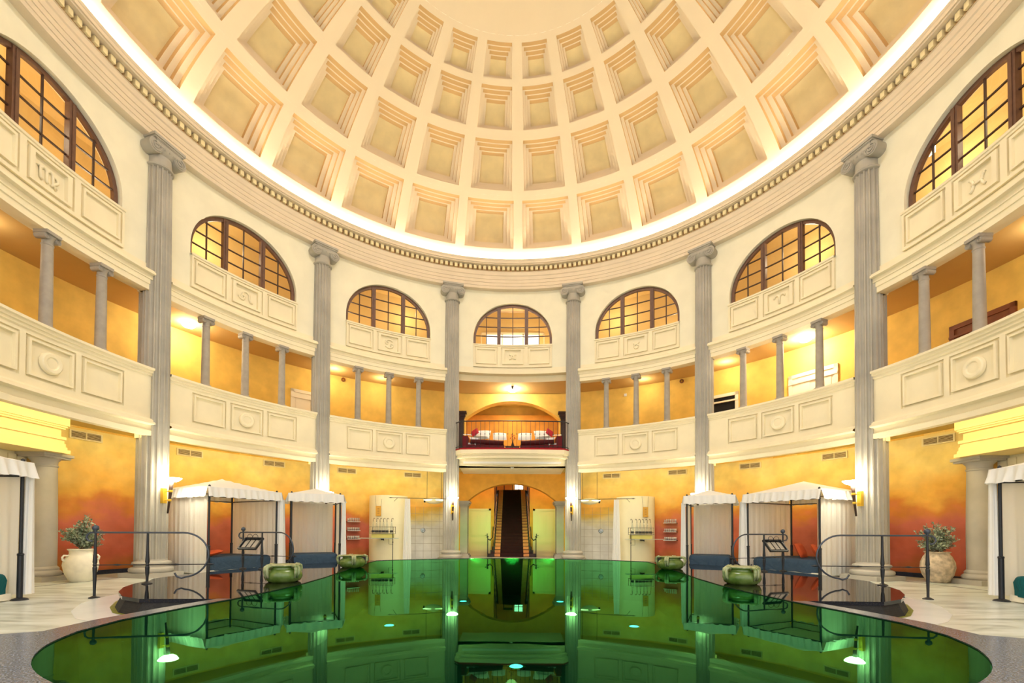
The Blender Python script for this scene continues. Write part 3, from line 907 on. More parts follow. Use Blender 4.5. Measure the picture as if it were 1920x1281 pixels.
# stair hall
YD = 13.75
b = MB()
for s_ in (-1, 1):
    b.bx(s_ * .92, s_ * 3.3, YD, YD + .25, FZ, 4.25)
    b.add([(s_ * 3.3, 12.4, FZ), (s_ * 3.3, YD, FZ), (s_ * 3.3, YD, 4.25), (s_ * 3.3, 12.4, 4.25)], [(0, 1, 2, 3)])
    b.add([(s_ * 1.08, YD + .2, FZ), (s_ * 1.08, 23.5, FZ), (s_ * 1.08, 23.5, 7.0), (s_ * 1.08, YD + .2, 7.0)], [(0, 1, 2, 3)])
b.bx(-3.3, 3.3, YD, YD + .25, 4.25, 7)
b.add([(-3.3, 12.4, 4.25), (3.3, 12.4, 4.25), (3.3, YD, 4.25), (-3.3, YD, 4.25)], [(0, 1, 2, 3)])
b.add([(-1.08, YD, 7), (1.08, YD, 7), (1.08, 23.5, 7), (-1.08, 23.5, 7)], [(0, 1, 2, 3)])
b.add([(-1.08, 23.5, 3), (1.08, 23.5, 3), (1.08, 23.5, 7), (-1.08, 23.5, 7)], [(0, 1, 2, 3)])
obj('wall_stair_hall', b, M_hall, kind='structure')
b = MB(); b.bx(-3.4, 3.4, 12.0, YD + .3, FZ - .1, FZ + .001); obj('floor_stair_hall', b, M_floor, kind='structure')

# doors
def door(nm, x0, x1, z1, handle_x, m):
    root = thing(nm, None, None, loc=((x0 + x1) / 2, YD, FZ), kind='structure')
    w2 = (x1 - x0) / 2
    b = MB(); b.bx(-w2, w2, -.05, -.01, 0, z1)
    for (pa, pb, za, zb) in ((-w2 + .10, -.05, 1.0, z1 - .18), (.05, w2 - .10, 1.0, z1 - .18), (-w2 + .10, -.05, .18, .55), (.05, w2 - .10, .18, .55), (-w2 + .10, w2 - .1, .64, .88)):
        b.bx(pa, pb, -.085, -.05, za, zb); b.bx(pa + .06, pb - .06, -.11, -.08, za + .06, zb - .06)
    lf_ = obj('door_leaf', b, m, root)
    b = MB(); b.bx(-w2 - .1, -w2, -.07, 0, 0, z1 + .1); b.bx(w2, w2 + .1, -.07, 0, 0, z1 + .1); b.bx(-w2 - .1, w2 + .1, -.07, 0, z1, z1 + .1)
    obj('door_frame', b, m, root)
    b = MB(); b.bx(handle_x - .025, handle_x + .025, -.08, -.06, .92, 1.14); b.tube([(handle_x, -.07, 1.06), (handle_x, -.12, 1.06), (handle_x - .11 * (1 if handle_x > 0 else -1), -.12, 1.06)], .012, 6)
    obj('door_handle', b, M_iron, lf_)
door('door_1', -2.25, -1.18, 2.32, .45, M_door)
door('door_2', 1.18, 2.25, 2.32, -.45, M_door)

# staircase
st = thing('staircase', 'dark wooden staircase with red carpet rising behind the arch under the balcony', 'staircase', (0, 12.55, FZ))
NS, RI, RU = 24, .163, .31
b = MB(); c = MB(); rns = {-1: MB(), 1: MB()}
for i in range(NS):
    w2 = .92 if i > 2 else 1.12 - .06 * i
    if i == 0: w2 = 1.2
    b.bx(-w2, w2, i * RU, (i + 1) * RU + .02, i * RI * .0 if i < 1 else max(0, (i - 2) * RI), (i + 1) * RI)
    b.bx(-w2, w2, i * RU - .025, i * RU, (i + 1) * RI - .04, (i + 1) * RI)
    c.bx(-.56, .56, i * RU - .035, (i + 1) * RU, (i + 1) * RI + .001, (i + 1) * RI + .014)
    c.bx(-.56, .56, i * RU - .036, i * RU - .026, (i + 1) * RI - .16, (i + 1) * RI + .012)
    for s_ in (-1, 1):
        rns[s_].bx(s_ * .57, s_ * .84, i * RU - .034, (i + 1) * RU, (i + 1) * RI + .001, (i + 1) * RI + .012)
        rns[s_].bx(s_ * .57, s_ * .84, i * RU - .034, i * RU - .024, (i + 1) * RI - .13, (i + 1) * RI + .01)
b.bx(-1.06, 1.06, NS * RU, NS * RU + 3.3, NS * RI - .2, NS * RI)
obj('steps', b, M_stairwood, st); obj('carpet', c, M_carpet, st); [obj('carpet_border', rns[k_], M_stairrunner, st) for k_ in rns]
for s_ in (-1, 1):
    b = MB(); x = s_ * .96
    b.tube([(x * 1.22, -.1, 0), (x * 1.22, -.1, .95)], .022, 8); b.lathe([(0, -.04), (.035, -.02), (.04, .02), (.02, .04), (0, .05)], 10, (x * 1.22, -.1, .99))
    b.tube([(x * 1.22, -.1, .88), (x * 1.1, .1, .82), (x, .35, .95), (x, .7, 1.2), (x, NS * RU, NS * RI + .92), (x, NS * RU + .6, NS * RI + .92)], .024, 8)
    for i in range(3, NS, 3): b.tube([(x, i * RU + .1, (i + 1) * RI), (x, i * RU + .1, (i + 1) * RI + .86)], .012, 6)
    obj('handrail', b, M_iron, st)
    b = MB(); b.add([(s_ * .95, 0, 0), (s_ * .95, NS * RU, NS * RI - .2), (s_ * .95, NS * RU, NS * RI + .1), (s_ * .95, 0, .3)], [(0, 1, 2, 3)])
    obj('stringer', b, M_stairwood, st)
# landing: window on the upper landing and a table with lamp in front
win = thing('window_8', None, None, kind='structure', loc=(.35, 23.45, 3.72))
b = MB(); b.bx(-.15, .45, 0, .03, .35, 1.05); obj('pane', b, emit('daylight_pane', (.9, .95, 1.0), 3.0), win)
b = MB()
for x in (-.17, .15, .47): b.bx(x - .03, x + .03, -.04, 0, .3, 1.1)
for z in (.33, .7, 1.07): b.bx(-.2, .5, -.04, 0, z - .02, z + .02)
obj('window_frame', b, M_doorw, win)
tb = thing('console_table', 'dark console table on the landing at the head of the stairs', 'table', (-.25, 22.2, FZ + NS * RI + .002))
b = MB(); b.bx(-.35, .35, -.18, .18, .72, .76); b.bx(-.32, .32, -.15, .15, .62, .72); obj('table_top', b, M_stairwood, tb)
for x in (-.3, .3):
    for y in (-.13, .13):
        b = MB(); b.bx(x - .025, x + .025, y - .025, y + .025, 0, .64); obj('leg', b, M_stairwood, tb)

# balcony
bal = thing('wall_balcony', None, None, kind='structure')
BP = [(-2.62, 9.75), (-2.16, 9.18), (2.16, 9.18), (2.62, 9.75)]
def balc_prof(off, z0, z1, nm, m):
    pts = [(-2.62 + off * .4, 9.75 + off * .5), (-2.16 + off * .6, 9.18 + off), (-1.1, 9.11 + off), (0, 9.09 + off), (1.1, 9.11 + off), (2.16 - off * .6, 9.18 + off), (2.62 - off * .4, 9.75 + off * .5), (2.62 - off * .4, 10.3), (-2.62 + off * .4, 10.3)]
    b = MB(); b.prism(pts, z0, z1); return obj(nm, b, m, bal)
balc_prof(.03, 4.40, 4.47, 'floor_edge', M_redrug)
balc_prof(0, 4.24, 4.40, 'fascia', M_parapet)
balc_prof(.05, 4.19, 4.24, 'upper_fillet', M_parapet)
balc_prof(.10, 4.12, 4.19, 'cyma', M_parapet)
balc_prof(.08, 4.07, 4.12, 'lower_fillet', M_parapet)
balc_prof(.30, 3.93, 4.07, 'set_back_fascia', M_parapet)
balc_prof(.34, 3.80, 3.93, 'soffit', M_parapet)
b = MB(); b.bx(-2.05, 2.05, 9.36, 9.40, 3.85, 3.93); obj('white_fillet', b, M_white, bal)
b = MB(); b.add([(-2.3, 10.3, 3.79), (2.3, 10.3, 3.79), (2.3, 11.9, 3.72), (-2.3, 11.9, 3.72)], [(0, 1, 2, 3)]); b.bx(-2.62, 2.62, 10.25, 11.9, 4.2, 4.44)
obj('soffit_slope', b, M_parapet, bal)
br_ = thing('balcony_railing', 'black wrought iron balcony railing with thin bars above the stair arch', 'railing', (0, 9.18, 4.47))
b = MB(); top = [(-2.52, .52, 1.12), (-2.14, .04, 1.12), (-1.07, -.03, 1.12), (0, -.05, 1.12), (1.07, -.03, 1.12), (2.14, .04, 1.12), (2.52, .52, 1.12)]
b.tube(top, .022, 8); b.tube([(x, y, .07) for x, y, z in top], .012, 6); obj('top_rail', b, M_iron, br_)
nb = 23
for i in range(nb):
    x = -2.08 + 4.16 * i / (nb - 1); y = -.05 + .09 * (x / 2.14) ** 2
    b = MB(); b.tube([(x, y, 0), (x, y, 1.11)], .0085, 6)
    if i % 1 == 0: b.lathe([(.008, -.03), (.024, 0), (.008, .03)], 8, (x, y, .58))
    obj('baluster', b, M_iron, br_, smooth=True)
for s_ in (-1, 1):
    for q in range(5):
        f = q / 4; x = s_ * (2.14 + .38 * f); y = .04 + .48 * f
        b = MB(); b.tube([(x, y, 0), (x, y, 1.11)], .018 if q in (0, 4) else .0085, 6); obj('baluster' if q not in (0, 4) else 'corner_post', b, M_iron, br_)
# day beds on the balcony
def cushion(nm, cx, cy, cz, sx, sy, sz, rz, rx, m, label=None, cat='cushion', parent=None, ry=0):
    b = MB(); k = 10
    vs = []; fs = []
    for i in range(k + 1):
        for j in range(k + 1):
            u, v = -1 + 2 * i / k, -1 + 2 * j / k
            h = (max(0, 1 - abs(u) ** 3)) ** .5 * (max(0, 1 - abs(v) ** 3)) ** .5
            vs.append((u * sx / 2, v * sy / 2, h * sz / 2))
    nn = len(vs)
    vs += [(x, y, -z) for x, y, z in vs]
    for i in range(k):
        for j in range(k):
            a = i * (k + 1) + j
            fs.append((a, a + k + 1, a + k + 2, a + 1)); fs.append((nn + a, nn + a + 1, nn + a + k + 2, nn + a + k + 1))
    b.add(vs, fs)
    o = obj(nm, b, m, parent, smooth=True, loc=(cx, cy, cz)); o.rotation_euler = (rx, ry, rz)
    if label: tag(o, label, cat)
    return o
for s_ in (-1, 1):
    sd = 'left' if s_ < 0 else 'right'
    t = thing('daybed', 'wine red daybed on the %s half of the balcony' % sd, 'daybed', (s_ * 1.25, 10.25, 4.45))
    b = MB(); b.bx(-.9, .9, -.38, .45, 0.06, .30); sb = obj('base', b, M_sofa, t)
    b = MB(); b.tube([(-s_ * .88, -.36, .36), (s_ * .05, -.42, .40), (s_ * .55, -.40, .42)], .10, 12); obj('bolster', b, M_sofa2, t, smooth=True)
    b = MB(); b.bx(s_ * .66, s_ * .9, -.42, .45, .05, .66); obj('armrest', b, M_sofa, t)
    b = MB(); b.add([(s_ * .9, -.36, .72), (-s_ * .15, -.30, .66), (-s_ * .35, -.3, .42), (-s_ * .85, -.36, .40), (-s_ * .85, .4, .38), (-s_ * .3, .42, .5), (-s_ * .1, .45, .86), (s_ * .9, .45, .92)],
                    [(0, 1, 6, 7), (1, 2, 5, 6), (2, 3, 4, 5)])
    b.bx(-s_ * .85, s_ * .66, -.3, .44, .30, .385)
    b.add([(s_ * .62, -.435, .62), (s_ * .2, -.43, .56), (s_ * .33, -.44, .25)], [(0, 1, 2)])
    obj('white_sheet', b, M_white, t, label='white crumpled sheet')
    cushion('pillow', s_ * .8 + s_ * .55, 10.25 + .25, 4.45 + .84, .75, .5, .22, s_ * .2, rad(55), M_white, 'big white pillow at the head of the %s daybed' % sd, 'pillow')
    cushion('pillow', s_ * .56, 10.25 + .28, 4.45 + .78, .6, .42, .2, -s_ * .1, rad(55), M_white, 'white pillow nearer the middle on the %s daybed' % sd, 'pillow')
    cushion('red_cushion', s_ * 1.62, 9.97, 4.45 + .84, .34, .34, .12, .3 * s_, rad(60), M_redcush, 'small red cushion on the white sheet of the %s daybed' % sd, ry=rad(30 * s_))
t = thing('side_table', 'small low wooden table between the two daybeds on the balcony', 'table', (0, 10.1, 4.45))
b = MB(); b.bx(-.3, .3, -.2, .2, .2, .24); obj('table_top', b, M_stairwood, t)
for x in (-.26, .26):
    for y in (-.15, .15):
        b = MB(); b.bx(x - .02, x + .02, y - .02, y + .02, 0, .2); obj('leg', b, M_stairwood, t)
t = thing('flower_vase', 'dark vase with a few reddish flowers on the balcony table', 'vase', (0.02, 10.1, 4.69))
b = MB(); b.lathe([(.04, 0), (.07, .06), (.05, .14), (.025, .2), (.035, .22)], 14); obj('vase', b, M_stairwood, t, smooth=True)
b = MB()
for k in range(9):
    a = k * 2.4; x, y, z = .10 * cos(a), .06 * sin(a), .36 + .05 * (k % 4)
    b.tube([(0, 0, .2), (x * .5, y * .5, .3), (x, y, z)], .004, 4)
obj('stems', b, M_stem, t)
b = MB()
for k in range(9):
    a = k * 2.4; x, y, z = .10 * cos(a), .06 * sin(a), .36 + .05 * (k % 4)
    b.lathe([(0, -.02), (.025, 0), (.02, .02), (0, .03)], 8, (x, y, z))
obj('blossoms', b, mat('rust_blossom', (.72, .30, .22), .8), t, smooth=True)

# ================================================================== COLUMNS
def volute(b, cx, cz, y0, y1, r, sgn):
    """scroll: a rolled cushion lying along y with a spiral fillet on both end faces"""
    k = 20
    ring_ = [(cx + r * cos(2 * pi * i / k), cz + r * sin(2 * pi * i / k)) for i in range(k)]
    vs = [(x, y0, z) for x, z in ring_] + [(x, y1, z) for x, z in ring_]
    b.add(vs, [(i, (i + 1) % k, k + (i + 1) % k, k + i) for i in range(k)] + [tuple(range(k)), tuple(reversed(range(k, 2 * k)))])
    for y, d in ((y0, -1), (y1, 1)):
        pts = []
        for i in range(34):
            f = i / 33; a = pi / 2 + sgn * 2 * pi * 2.1 * f; rr = r * (.93 - .80 * f)
            pts.append((cx + rr * cos(a), y + d * r * .05, cz + rr * sin(a)))
        b.tube(pts, r * .10, 5)
        b.lathe([(0, -.5), (r * .16, -.5), (r * .16, .5), (0, .5)], 8, (0, 0, 0)) if False else None

def ionic_column(name, label, th, r0, zb, zt, rb, rt, big, group, m):
    loc, rz = ring(th, r0, zb)
    root = thing(name, label, 'column', loc, rz, group)
    H = zt - zb
    if big:
        # plinth and bases
        b = MB(); b.bx(-.50, .50, -.50, .50, 0, .12)
        b.lathe([(.46, .12), (.49, .15), (.50, .19), (.49, .235), (.45, .26), (.40, .275), (.385, .30), (.395, .325), (.42, .335), (.435, .37), (.42, .405), (.37, .42), (rb + .01, .43), (rb, .47)], 40)
        obj('base', b, m, root, smooth=40.0)
        z0, z1 = .46, H - .67
        NF = 16
        b = MB(); prof = []
        for i in range(13):
            f = i / 12; prof.append((rb + (rt - rb) * (f ** 1.4), z0 + (z1 - z0) * f))
        def fl(a, z):
            p = (a * NF / (2 * pi)) % 1.0
            e = abs(p - .5) * 2          # 1 at the fillet
            return 1.0 if e > .72 else 1 - .17 * sqrt(max(0, 1 - (e / .72) ** 2))
        b.lathe(prof, NF * 8, rmod=fl)
        obj('shaft', b, m, root, smooth=50.0)
        b = MB()
        b.lathe([(rt - .02, z1 - .05), (rt + .035, z1 - .02), (rt + .045, z1 + .01), (rt + .03, z1 + .035), (rt - .01, z1 + .045), (rt - .015, z1 + .30), (rt + .02, z1 + .33), (rt + .09, z1 + .42), (rt + .10, z1 + .46), (rt, z1 + .5)], 40)
        for i in range(20):   # egg band
            a = 2 * pi * i / 20
            b.lathe([(0, -.035), (.025, -.01), (.028, .02), (0, .04)], 6, ((rt + .075) * cos(a), (rt + .075) * sin(a), z1 + .41))
        vr = .175; vz = z1 + .395; vx = .335
        for s_ in (-1, 1): volute(b, s_ * vx, vz, -.31, .31, vr, s_)
        # channel joining the scrolls, sagging in the middle
        k = 10
        for y0, y1 in ((-.33, .33),):
            for i in range(k):
                xa, xb = -vx + 2 * vx * i / k, -vx + 2 * vx * (i + 1) / k
                sg = lambda x: vz + .03 - .025 * (1 - (x / vx) ** 2)
                vs = [(xa, y0, sg(xa)), (xb, y0, sg(xb)), (xb, y0, vz + vr), (xa, y0, vz + vr), (xa, y1, sg(xa)), (xb, y1, sg(xb)), (xb, y1, vz + vr), (xa, y1, vz + vr)]
                b.add(vs, [(0, 1, 2, 3), (7, 6, 5, 4), (0, 4, 5, 1), (3, 2, 6, 7)])
        b.tube([(-vx, -.335, vz + vr - .012), (vx, -.335, vz + vr - .012)], .014, 6)
        b.tube([(-vx + .05, -.335, vz + .05), (0, -.335, vz + .02), (vx - .05, -.335, vz + .05)], .012, 6)
        b.bx(-.40, .40, -.36, .36, z1 + .57, z1 + .61); b.bx(-.43, .43, -.39, .39, z1 + .61, z1 + .68)
        obj('capital', b, m, root, smooth=40.0)
    else:
        b = MB(); b.lathe([(rb * 1.35, 0), (rb * 1.35, .03), (rb * 1.42, .045), (rb * 1.35, .07), (rb * 1.1, .08), (rb * 1.05, .10)], 20)
        obj('base', b, m, root, smooth=40.0)
        z1 = H - .26
        b = MB(); b.lathe([(rb + (rt - rb) * (i / 8) ** 1.3, .09 + (z1 - .09) * i / 8) for i in range(9)], 20)
        obj('shaft', b, m, root, smooth=40.0)
        b = MB(); b.lathe([(rt, z1 - .03), (rt + .012, z1 - .015), (rt + .012, z1), (rt - .003, z1 + .01), (rt, z1 + .10), (rt + .04, z1 + .16)], 20)
        for s_ in (-1, 1): volute(b, s_ * .125, z1 + .135, -.12, .12, .06, s_)
        b.bx(-.125, .125, -.12, .12, z1 + .15, z1 + .19); b.bx(-.16, .16, -.155, .155, z1 + .19, z1 + .26)
        obj('capital', b, m, root, smooth=40.0)
    return root

CL = {-75: 'tall fluted grey Ionic column in the left foreground, wall torch on it, beside the white jar',
      -45: 'tall fluted grey Ionic column rising behind the two left canopy beds',
      -15: 'tall fluted grey Ionic column on the left edge of the balcony',
      15: 'tall fluted grey Ionic column on the right edge of the balcony',
      45: 'tall fluted grey Ionic column rising behind the two right canopy beds',
      75: 'tall fluted grey Ionic column in the right foreground, wall torch on it, beside the rough clay jar'}
first = None
for th in (-75, -45, -15, 15, 45, 75):
    if first is None:
        first = ionic_column('fluted_column', CL[th], th, 10.05, FZ, 11.52, .345, .285, True, 'tall columns round the hall', M_column)
    else:
        loc, rz = ring(th, 10.05, FZ); dup(first, loc, rz, CL[th])
first = None
for bay in BAYS:
    if bay == 0: continue
    offs = (-7, 0, 7) if abs(bay) != 90 else ((0, 7) if bay < 0 else (-7, 0))
    for o_ in offs:
        th = bay + o_
        towards = {-7: 'left', 0: 'middle', 7: 'right'}[o_]
        lab = 'slim smooth grey gallery column, %s one in the %s' % (towards if abs(bay) != 90 else ('nearer' if o_ == 0 else 'farther'), BAYNAME[bay])
        if first is None: first = ionic_column('gallery_column', lab, th, 10.05, 5.29, 7.40, .115, .098, False, 'small columns on the gallery parapet', M_smallcol)
        else:
            loc, rz = ring(th, 10.05, 5.29); dup(first, loc, rz, lab)

# side portals (smooth columns carrying a stepped entablature) in the foremost bays
for s in (-1, 1):
    sd = 'left' if s < 0 else 'right'
    pr_ = thing('wall_portal', None, None, loc=(s * 11.62, 0, 0), kind='structure')
    b = MB(); hw = 1.45
    steps = [(2.86, 2.95, .46), (2.95, 3.02, .40), (3.02, 3.11, .37), (3.11, 3.20, .34), (3.20, 3.27, .38), (3.27, 3.46, .28), (3.46, 3.50, .36), (3.50, 3.54, .40), (3.54, 3.80, .44)]
    for z0, z1, d in steps:
        b.box(-s * (d / 2 - .12), 0, (z0 + z1) / 2, d + .24 + .5, 2 * (hw - .1 + d * .35), z1 - z0)
    obj('entablature', b, M_portal, pr_)
    b = MB(); b.bx(s * .2, s * .45, -1.35, 1.35, FZ, 2.87)
    for i in range(-6, 7): b.bx(s * .17, s * .2, i * .2 - .08, i * .2 + .08, FZ, 2.8)
    obj('panel', b, M_parapet, pr_)
    for e in (-1, 1):
        lab = 'smooth grey Tuscan column of the %s side portal, %s the canopy bed' % (sd, 'behind' if e < 0 else 'by the big jar and')
        if e < 0: continue
        t = thing('portal_column', 'smooth stone Tuscan column of the %s side portal, next to the big jar' % sd, 'column', (s * 11.48, e * 1.45, FZ), 0, 'portal columns')
        b = MB(); b.bx(-.38, .38, -.38, .38, 0, .12); b.lathe([(.33, .12), (.36, .16), (.36, .2), (.33, .24), (.30, .26), (.31, .30), (.29, .33), (.26, .36)], 32)
        obj('base', b, M_column, t, smooth=40.0)
        b = MB(); b.lathe([(.262, .35), (.262, 1.2), (.25, 2.0), (.232, 2.82)], 32); obj('shaft', b, M_column, t, smooth=40.0)
        b = MB(); b.lathe([(.232, 2.78), (.25, 2.80), (.25, 2.83), (.235, 2.84), (.24, 2.92), (.30, 2.99), (.30, 3.0)], 32); b.bx(-.33, .33, -.33, .33, 3.0, 3.05); b.bx(-.37, .37, -.37, .37, 3.05, 3.12)
        obj('capital', b, M_column, t, smooth=40.0)

# ================================================================== TORCHES
TL = {-75: 'brass bracket torch with lit glass bowl on the left foreground column', -45: 'lit torch on the column behind the left canopy beds',
      -15: 'lit brass torch on the column left of the stair arch', 15: 'lit brass torch on the column right of the stair arch',
      45: 'lit torch on the column behind the right canopy beds', 75: 'brass bracket torch with lit glass bowl on the right foreground column'}
def make_torch(th):
    loc, rz = ring(th, 10.05, 0)
    t = thing('wall_torch', TL[th], 'wall lamp', loc, rz, 'bracket torches on the tall columns')
    b = MB(); b.bx(-.055, .055, -.42, -.325, 1.72, 2.12); obj('bracket', b, M_brass, t)
    for z, d, r_ in ((2.04, .605, .05), (1.80, .575, .042)):
        b = MB(); b.tube([(0, -.4, z), (0, -d, z)], .012, 6)
        b.lathe([(r_, -.03), (r_ + .005, 0), (r_, .03)], 12, (0, -d, z)); obj('arm', b, M_brass, t)
    b = MB(); b.tube([(0, -.52, 1.45), (0, -.575, 1.8), (0, -.605, 2.04), (0, -.63, 2.28)], .03, 12, rs=[.022, .032, .042, .055]); obj('torch_stem', b, M_torchwood, t, smooth=True)
    b = MB(); b.lathe([(.03, 0), (.12, .02), (.19, .06), (.235, .11), (.225, .115), (.15, .06), (0, .03)], 28, (0, -.63, 2.28)); obj('glass_bowl', b, M_bowl, t, smooth=True)
    return t
tor = None
for th in (-75, -45, -15, 15, 45, 75):
    if tor is None: tor = make_torch(th)
    else:
        loc, rz = ring(th, 10.05, 0); dup(tor, loc, rz, TL[th])

# ================================================================== CANOPY BEDS
def wavy(b, p0, p1, z0, z1, amp, waves, k=60, taper=1.0, nz=6, flare=0.0, ph=0.0):
    """hanging cloth between two ground points; folds run vertically"""
    dx, dy = p1[0] - p0[0], p1[1] - p0[1]; l = hypot(dx, dy); nx, ny = -dy / l, dx / l
    vs = []
    for j in range(nz + 1):
        g = j / nz; z = z1 + (z0 - z1) * g
        for i in range(k + 1):
            f = i / k
            sc_ = 1 - (1 - taper) * (1 - g) if taper != 1 else 1
            ff = .5 + (f - .5) * sc_
            wv = amp * (.35 + .65 * g) * (sin(2 * pi * waves * f + ph) + .4 * sin(2 * pi * waves * 2.3 * f + 1 + ph) + .3 * sin(2 * pi * waves * .37 * f + 2 * g))
            vs.append((p0[0] + dx * ff + nx * (wv + flare * g * g), p0[1] + dy * ff + ny * (wv + flare * g * g), z))
    b.add(vs, [(j * (k + 1) + i, j * (k + 1) + i + 1, (j + 1) * (k + 1) + i + 1, (j + 1) * (k + 1) + i) for j in range(nz) for i in range(k)])

def bed(label, corner_near, corner_far, depth, near_sign, msheet, group, open_gap=.85, near_curtain=True, back_from=0, seed=0, bunch_near=False, bunch_far=True, fz=FZ, back_full=False):
    """front edge from corner_near to corner_far (world xy); local +x runs from the left corner to the right one seen from the room centre"""
    rnd = random.Random(seed)
    if near_sign < 0: A, B = Vector(corner_near), Vector(corner_far)
    else: A, B = Vector(corner_far), Vector(corner_near)
    d = B - A; wdt = d.length; ang = atan2(d.y, d.x)
    t = thing('canopy_bed', label, 'canopy bed', ((A.x + B.x) / 2, (A.y + B.y) / 2, fz), ang, group)
    h = wdt / 2; ns = near_sign            # near side is at x = ns*h
    Z = lambda z: z - fz
    EAV, APX, FR = 2.20, (2.58 if depth > 2 else 2.44), 1.93
    for (x, y) in ((-h, 0), (h, 0), (-h, depth), (h, depth)):
        b = MB(); b.lathe([(.12, 0), (.12, .012), (.10, .03), (.05, .045)], 20, (x, y, 0))
        b.tube([(x, y, .03), (x, y, Z(.56))], .042, 12); b.lathe([(.042, -.02), (.05, -.01), (.044, 0), (.05, .01), (.03, .025)], 14, (x, y, Z(.56))); b.tube([(x, y, Z(.56)), (x, y, Z(EAV))], .027, 12)
        po = obj('post', b, M_iron, t, smooth=40.0)
        b = MB(); b.lathe([(.012, 0), (.03, .02), (.03, .05), (0, .07)], 10, (x, y, Z(EAV))); obj('finial', b, M_iron, po, smooth=True)
    b = MB()
    for p, q in (((-h, 0), (h, 0)), ((h, 0), (h, depth)), ((h, depth), (-h, depth)), ((-h, depth), (-h, 0))):
        b.tube([(p[0], p[1], Z(FR + .02)), (q[0], q[1], Z(FR + .02))], .015, 8)
        b.tube([(p[0], p[1], Z(EAV - .03)), (q[0], q[1], Z(EAV - .03))], .012, 8)
    obj('top_frame', b, M_iron, t)
    # roof: soft pyramid with a slight sag
    b = MB(); k = 14; ov = .10
    vs = []
    for i in range(k + 1):
        for j in range(k + 1):
            u, v = -1 + 2 * i / k, -1 + 2 * j / k
            e = max(abs(u), abs(v)); hh = (1 - e) ** 1.12
            vs.append((u * (h + ov), depth / 2 + v * (depth / 2 + ov), Z(EAV + (APX - EAV) * hh)))
    b.add(vs, [(i * (k + 1) + j, (i + 1) * (k + 1) + j, (i + 1) * (k + 1) + j + 1, i * (k + 1) + j + 1) for i in range(k) for j in range(k)])
    obj('canopy_roof', b, M_white, t, smooth=35.0)
    # ruffled valance
    b = MB(); path = [(-h - ov, -ov), (h + ov, -ov), (h + ov, depth + ov), (-h - ov, depth + ov)]
    for i in range(4):
        p, q = path[i], path[(i + 1) % 4]
        dx, dy = q[0] - p[0], q[1] - p[1]; l = hypot(dx, dy); nx, ny = dy / l, -dx / l
        kk = int(l * 34); rows = []
        for g in (0, .5, 1):
            row = []
            for c in range(kk + 1):
                f = c / kk
                wv = .042 * g * (sin(f * l * 33 + i) + .5 * sin(f * l * 19.7)) + .05 * g
                row.append((p[0] + dx * f + nx * wv, p[1] + dy * f + ny * wv, Z(EAV + .005 - .275 * g + .012 * g * sin(f * l * 21))))
            rows += row
        b.add(rows, [(g * (kk + 1) + c, g * (kk + 1) + c + 1, (g + 1) * (kk + 1) + c + 1, (g + 1) * (kk + 1) + c) for g in range(2) for c in range(kk)])
    obj('valance', b, M_white, t, smooth=True)
    if near_curtain:
        b = MB(); wavy(b, (ns * (h + .03), .02), (ns * (h + .03), depth), Z(-.2), Z(FR + .04), .028, 9, 90, flare=-ns * -.02)
        obj('side_curtain', b, M_curtain, t, smooth=True)
    # far side curtain and back curtain with a gap at the near end
    b = MB(); wavy(b, (-ns * (h + .02), .05), (-ns * (h + .02), depth), Z(-.15), Z(FR + .04), .02, 8, 80); obj('side_curtain', b, M_curtain, t, smooth=True)
    b = MB(); x0 = ns * h; x1 = -ns * (h - open_gap)
    wavy(b, (x0, depth - .03), (x1, depth - .03), Z(.05), Z(FR + .04), .018, 8, 80); obj('back_curtain', b, M_curtain, t, smooth=True)
    for flag, sg in ((bunch_near, ns), (bunch_far, -ns)):
        if not flag: continue
        b = MB(); k = 28; vs = []
        for g in range(7):
            f = g / 6; bs = 1.6 if open_gap > .5 else 1.0; rr = (.055 + .035 * f) * bs
            for i in range(k):
                a = 2 * pi * i / k; q = rr * (1 + .22 * sin(7 * a + f))
                vs.append((sg * (h + .06 + .05 * bs) + q * cos(a), -.03 + q * .8 * sin(a), Z(FR + .05 - (FR + .2) * f)))
        b.add(vs, [(g * k + i, g * k + (i + 1) % k, (g + 1) * k + (i + 1) % k, (g + 1) * k + i) for g in range(6) for i in range(k)])
        obj('gathered_curtain', b, M_white, t, smooth=True)
    # mattress with loose sheet
    b = MB(); k = 26; m2 = 14; zt, zb = Z(.235), Z(-.13); hx, y0, y1 = h - .05, .04, depth - .06
    vs = []; prof = [(0, zb), (0, zb + .1), (-.012, zt - .12), (0, zt - .04), (.02, zt - .012), (.05, zt)]
    fs = []
    cols = []
    pts = []
    per = []
    def rr_(u):    # rounded rectangle perimeter
        return u
    n_ = 72
    for i in range(n_):
        a = 2 * pi * i / n_; ca, sa = cos(a), sin(a); p_ = 8
        s0 = (abs(ca) ** p_ + abs(sa) ** p_) ** (-1 / p_)
        per.append((ca * s0, sa * s0))
    for (ins, z) in prof:
        for i, (px, py) in enumerate(per):
            wob = .012 * sin(i * 1.7) + .01 * sin(i * 3.1 + 1)
            f = 1 if z < zt - .05 else .3
            vs.append((px * (hx - ins + wob * f), (y0 + y1) / 2 + py * ((y1 - y0) / 2 - ins + wob * f), z + (.01 * sin(i * .9) if z <= zb + .001 else 0)))
    L_ = len(prof)
    b.add(vs, [(g * n_ + i, g * n_ + (i + 1) % n_, (g + 1) * n_ + (i + 1) % n_, (g + 1) * n_ + i) for g in range(L_ - 1) for i in range(n_)] + [tuple(range((L_ - 1) * n_, L_ * n_))])
    obj('mattress', b, msheet, t, smooth=40.0)
    b = MB(); b.bx(-h + .06, h - .06, .08, depth - .08, .02, Z(-.12)); obj('bed_base', b, M_jarw, t)
    return t

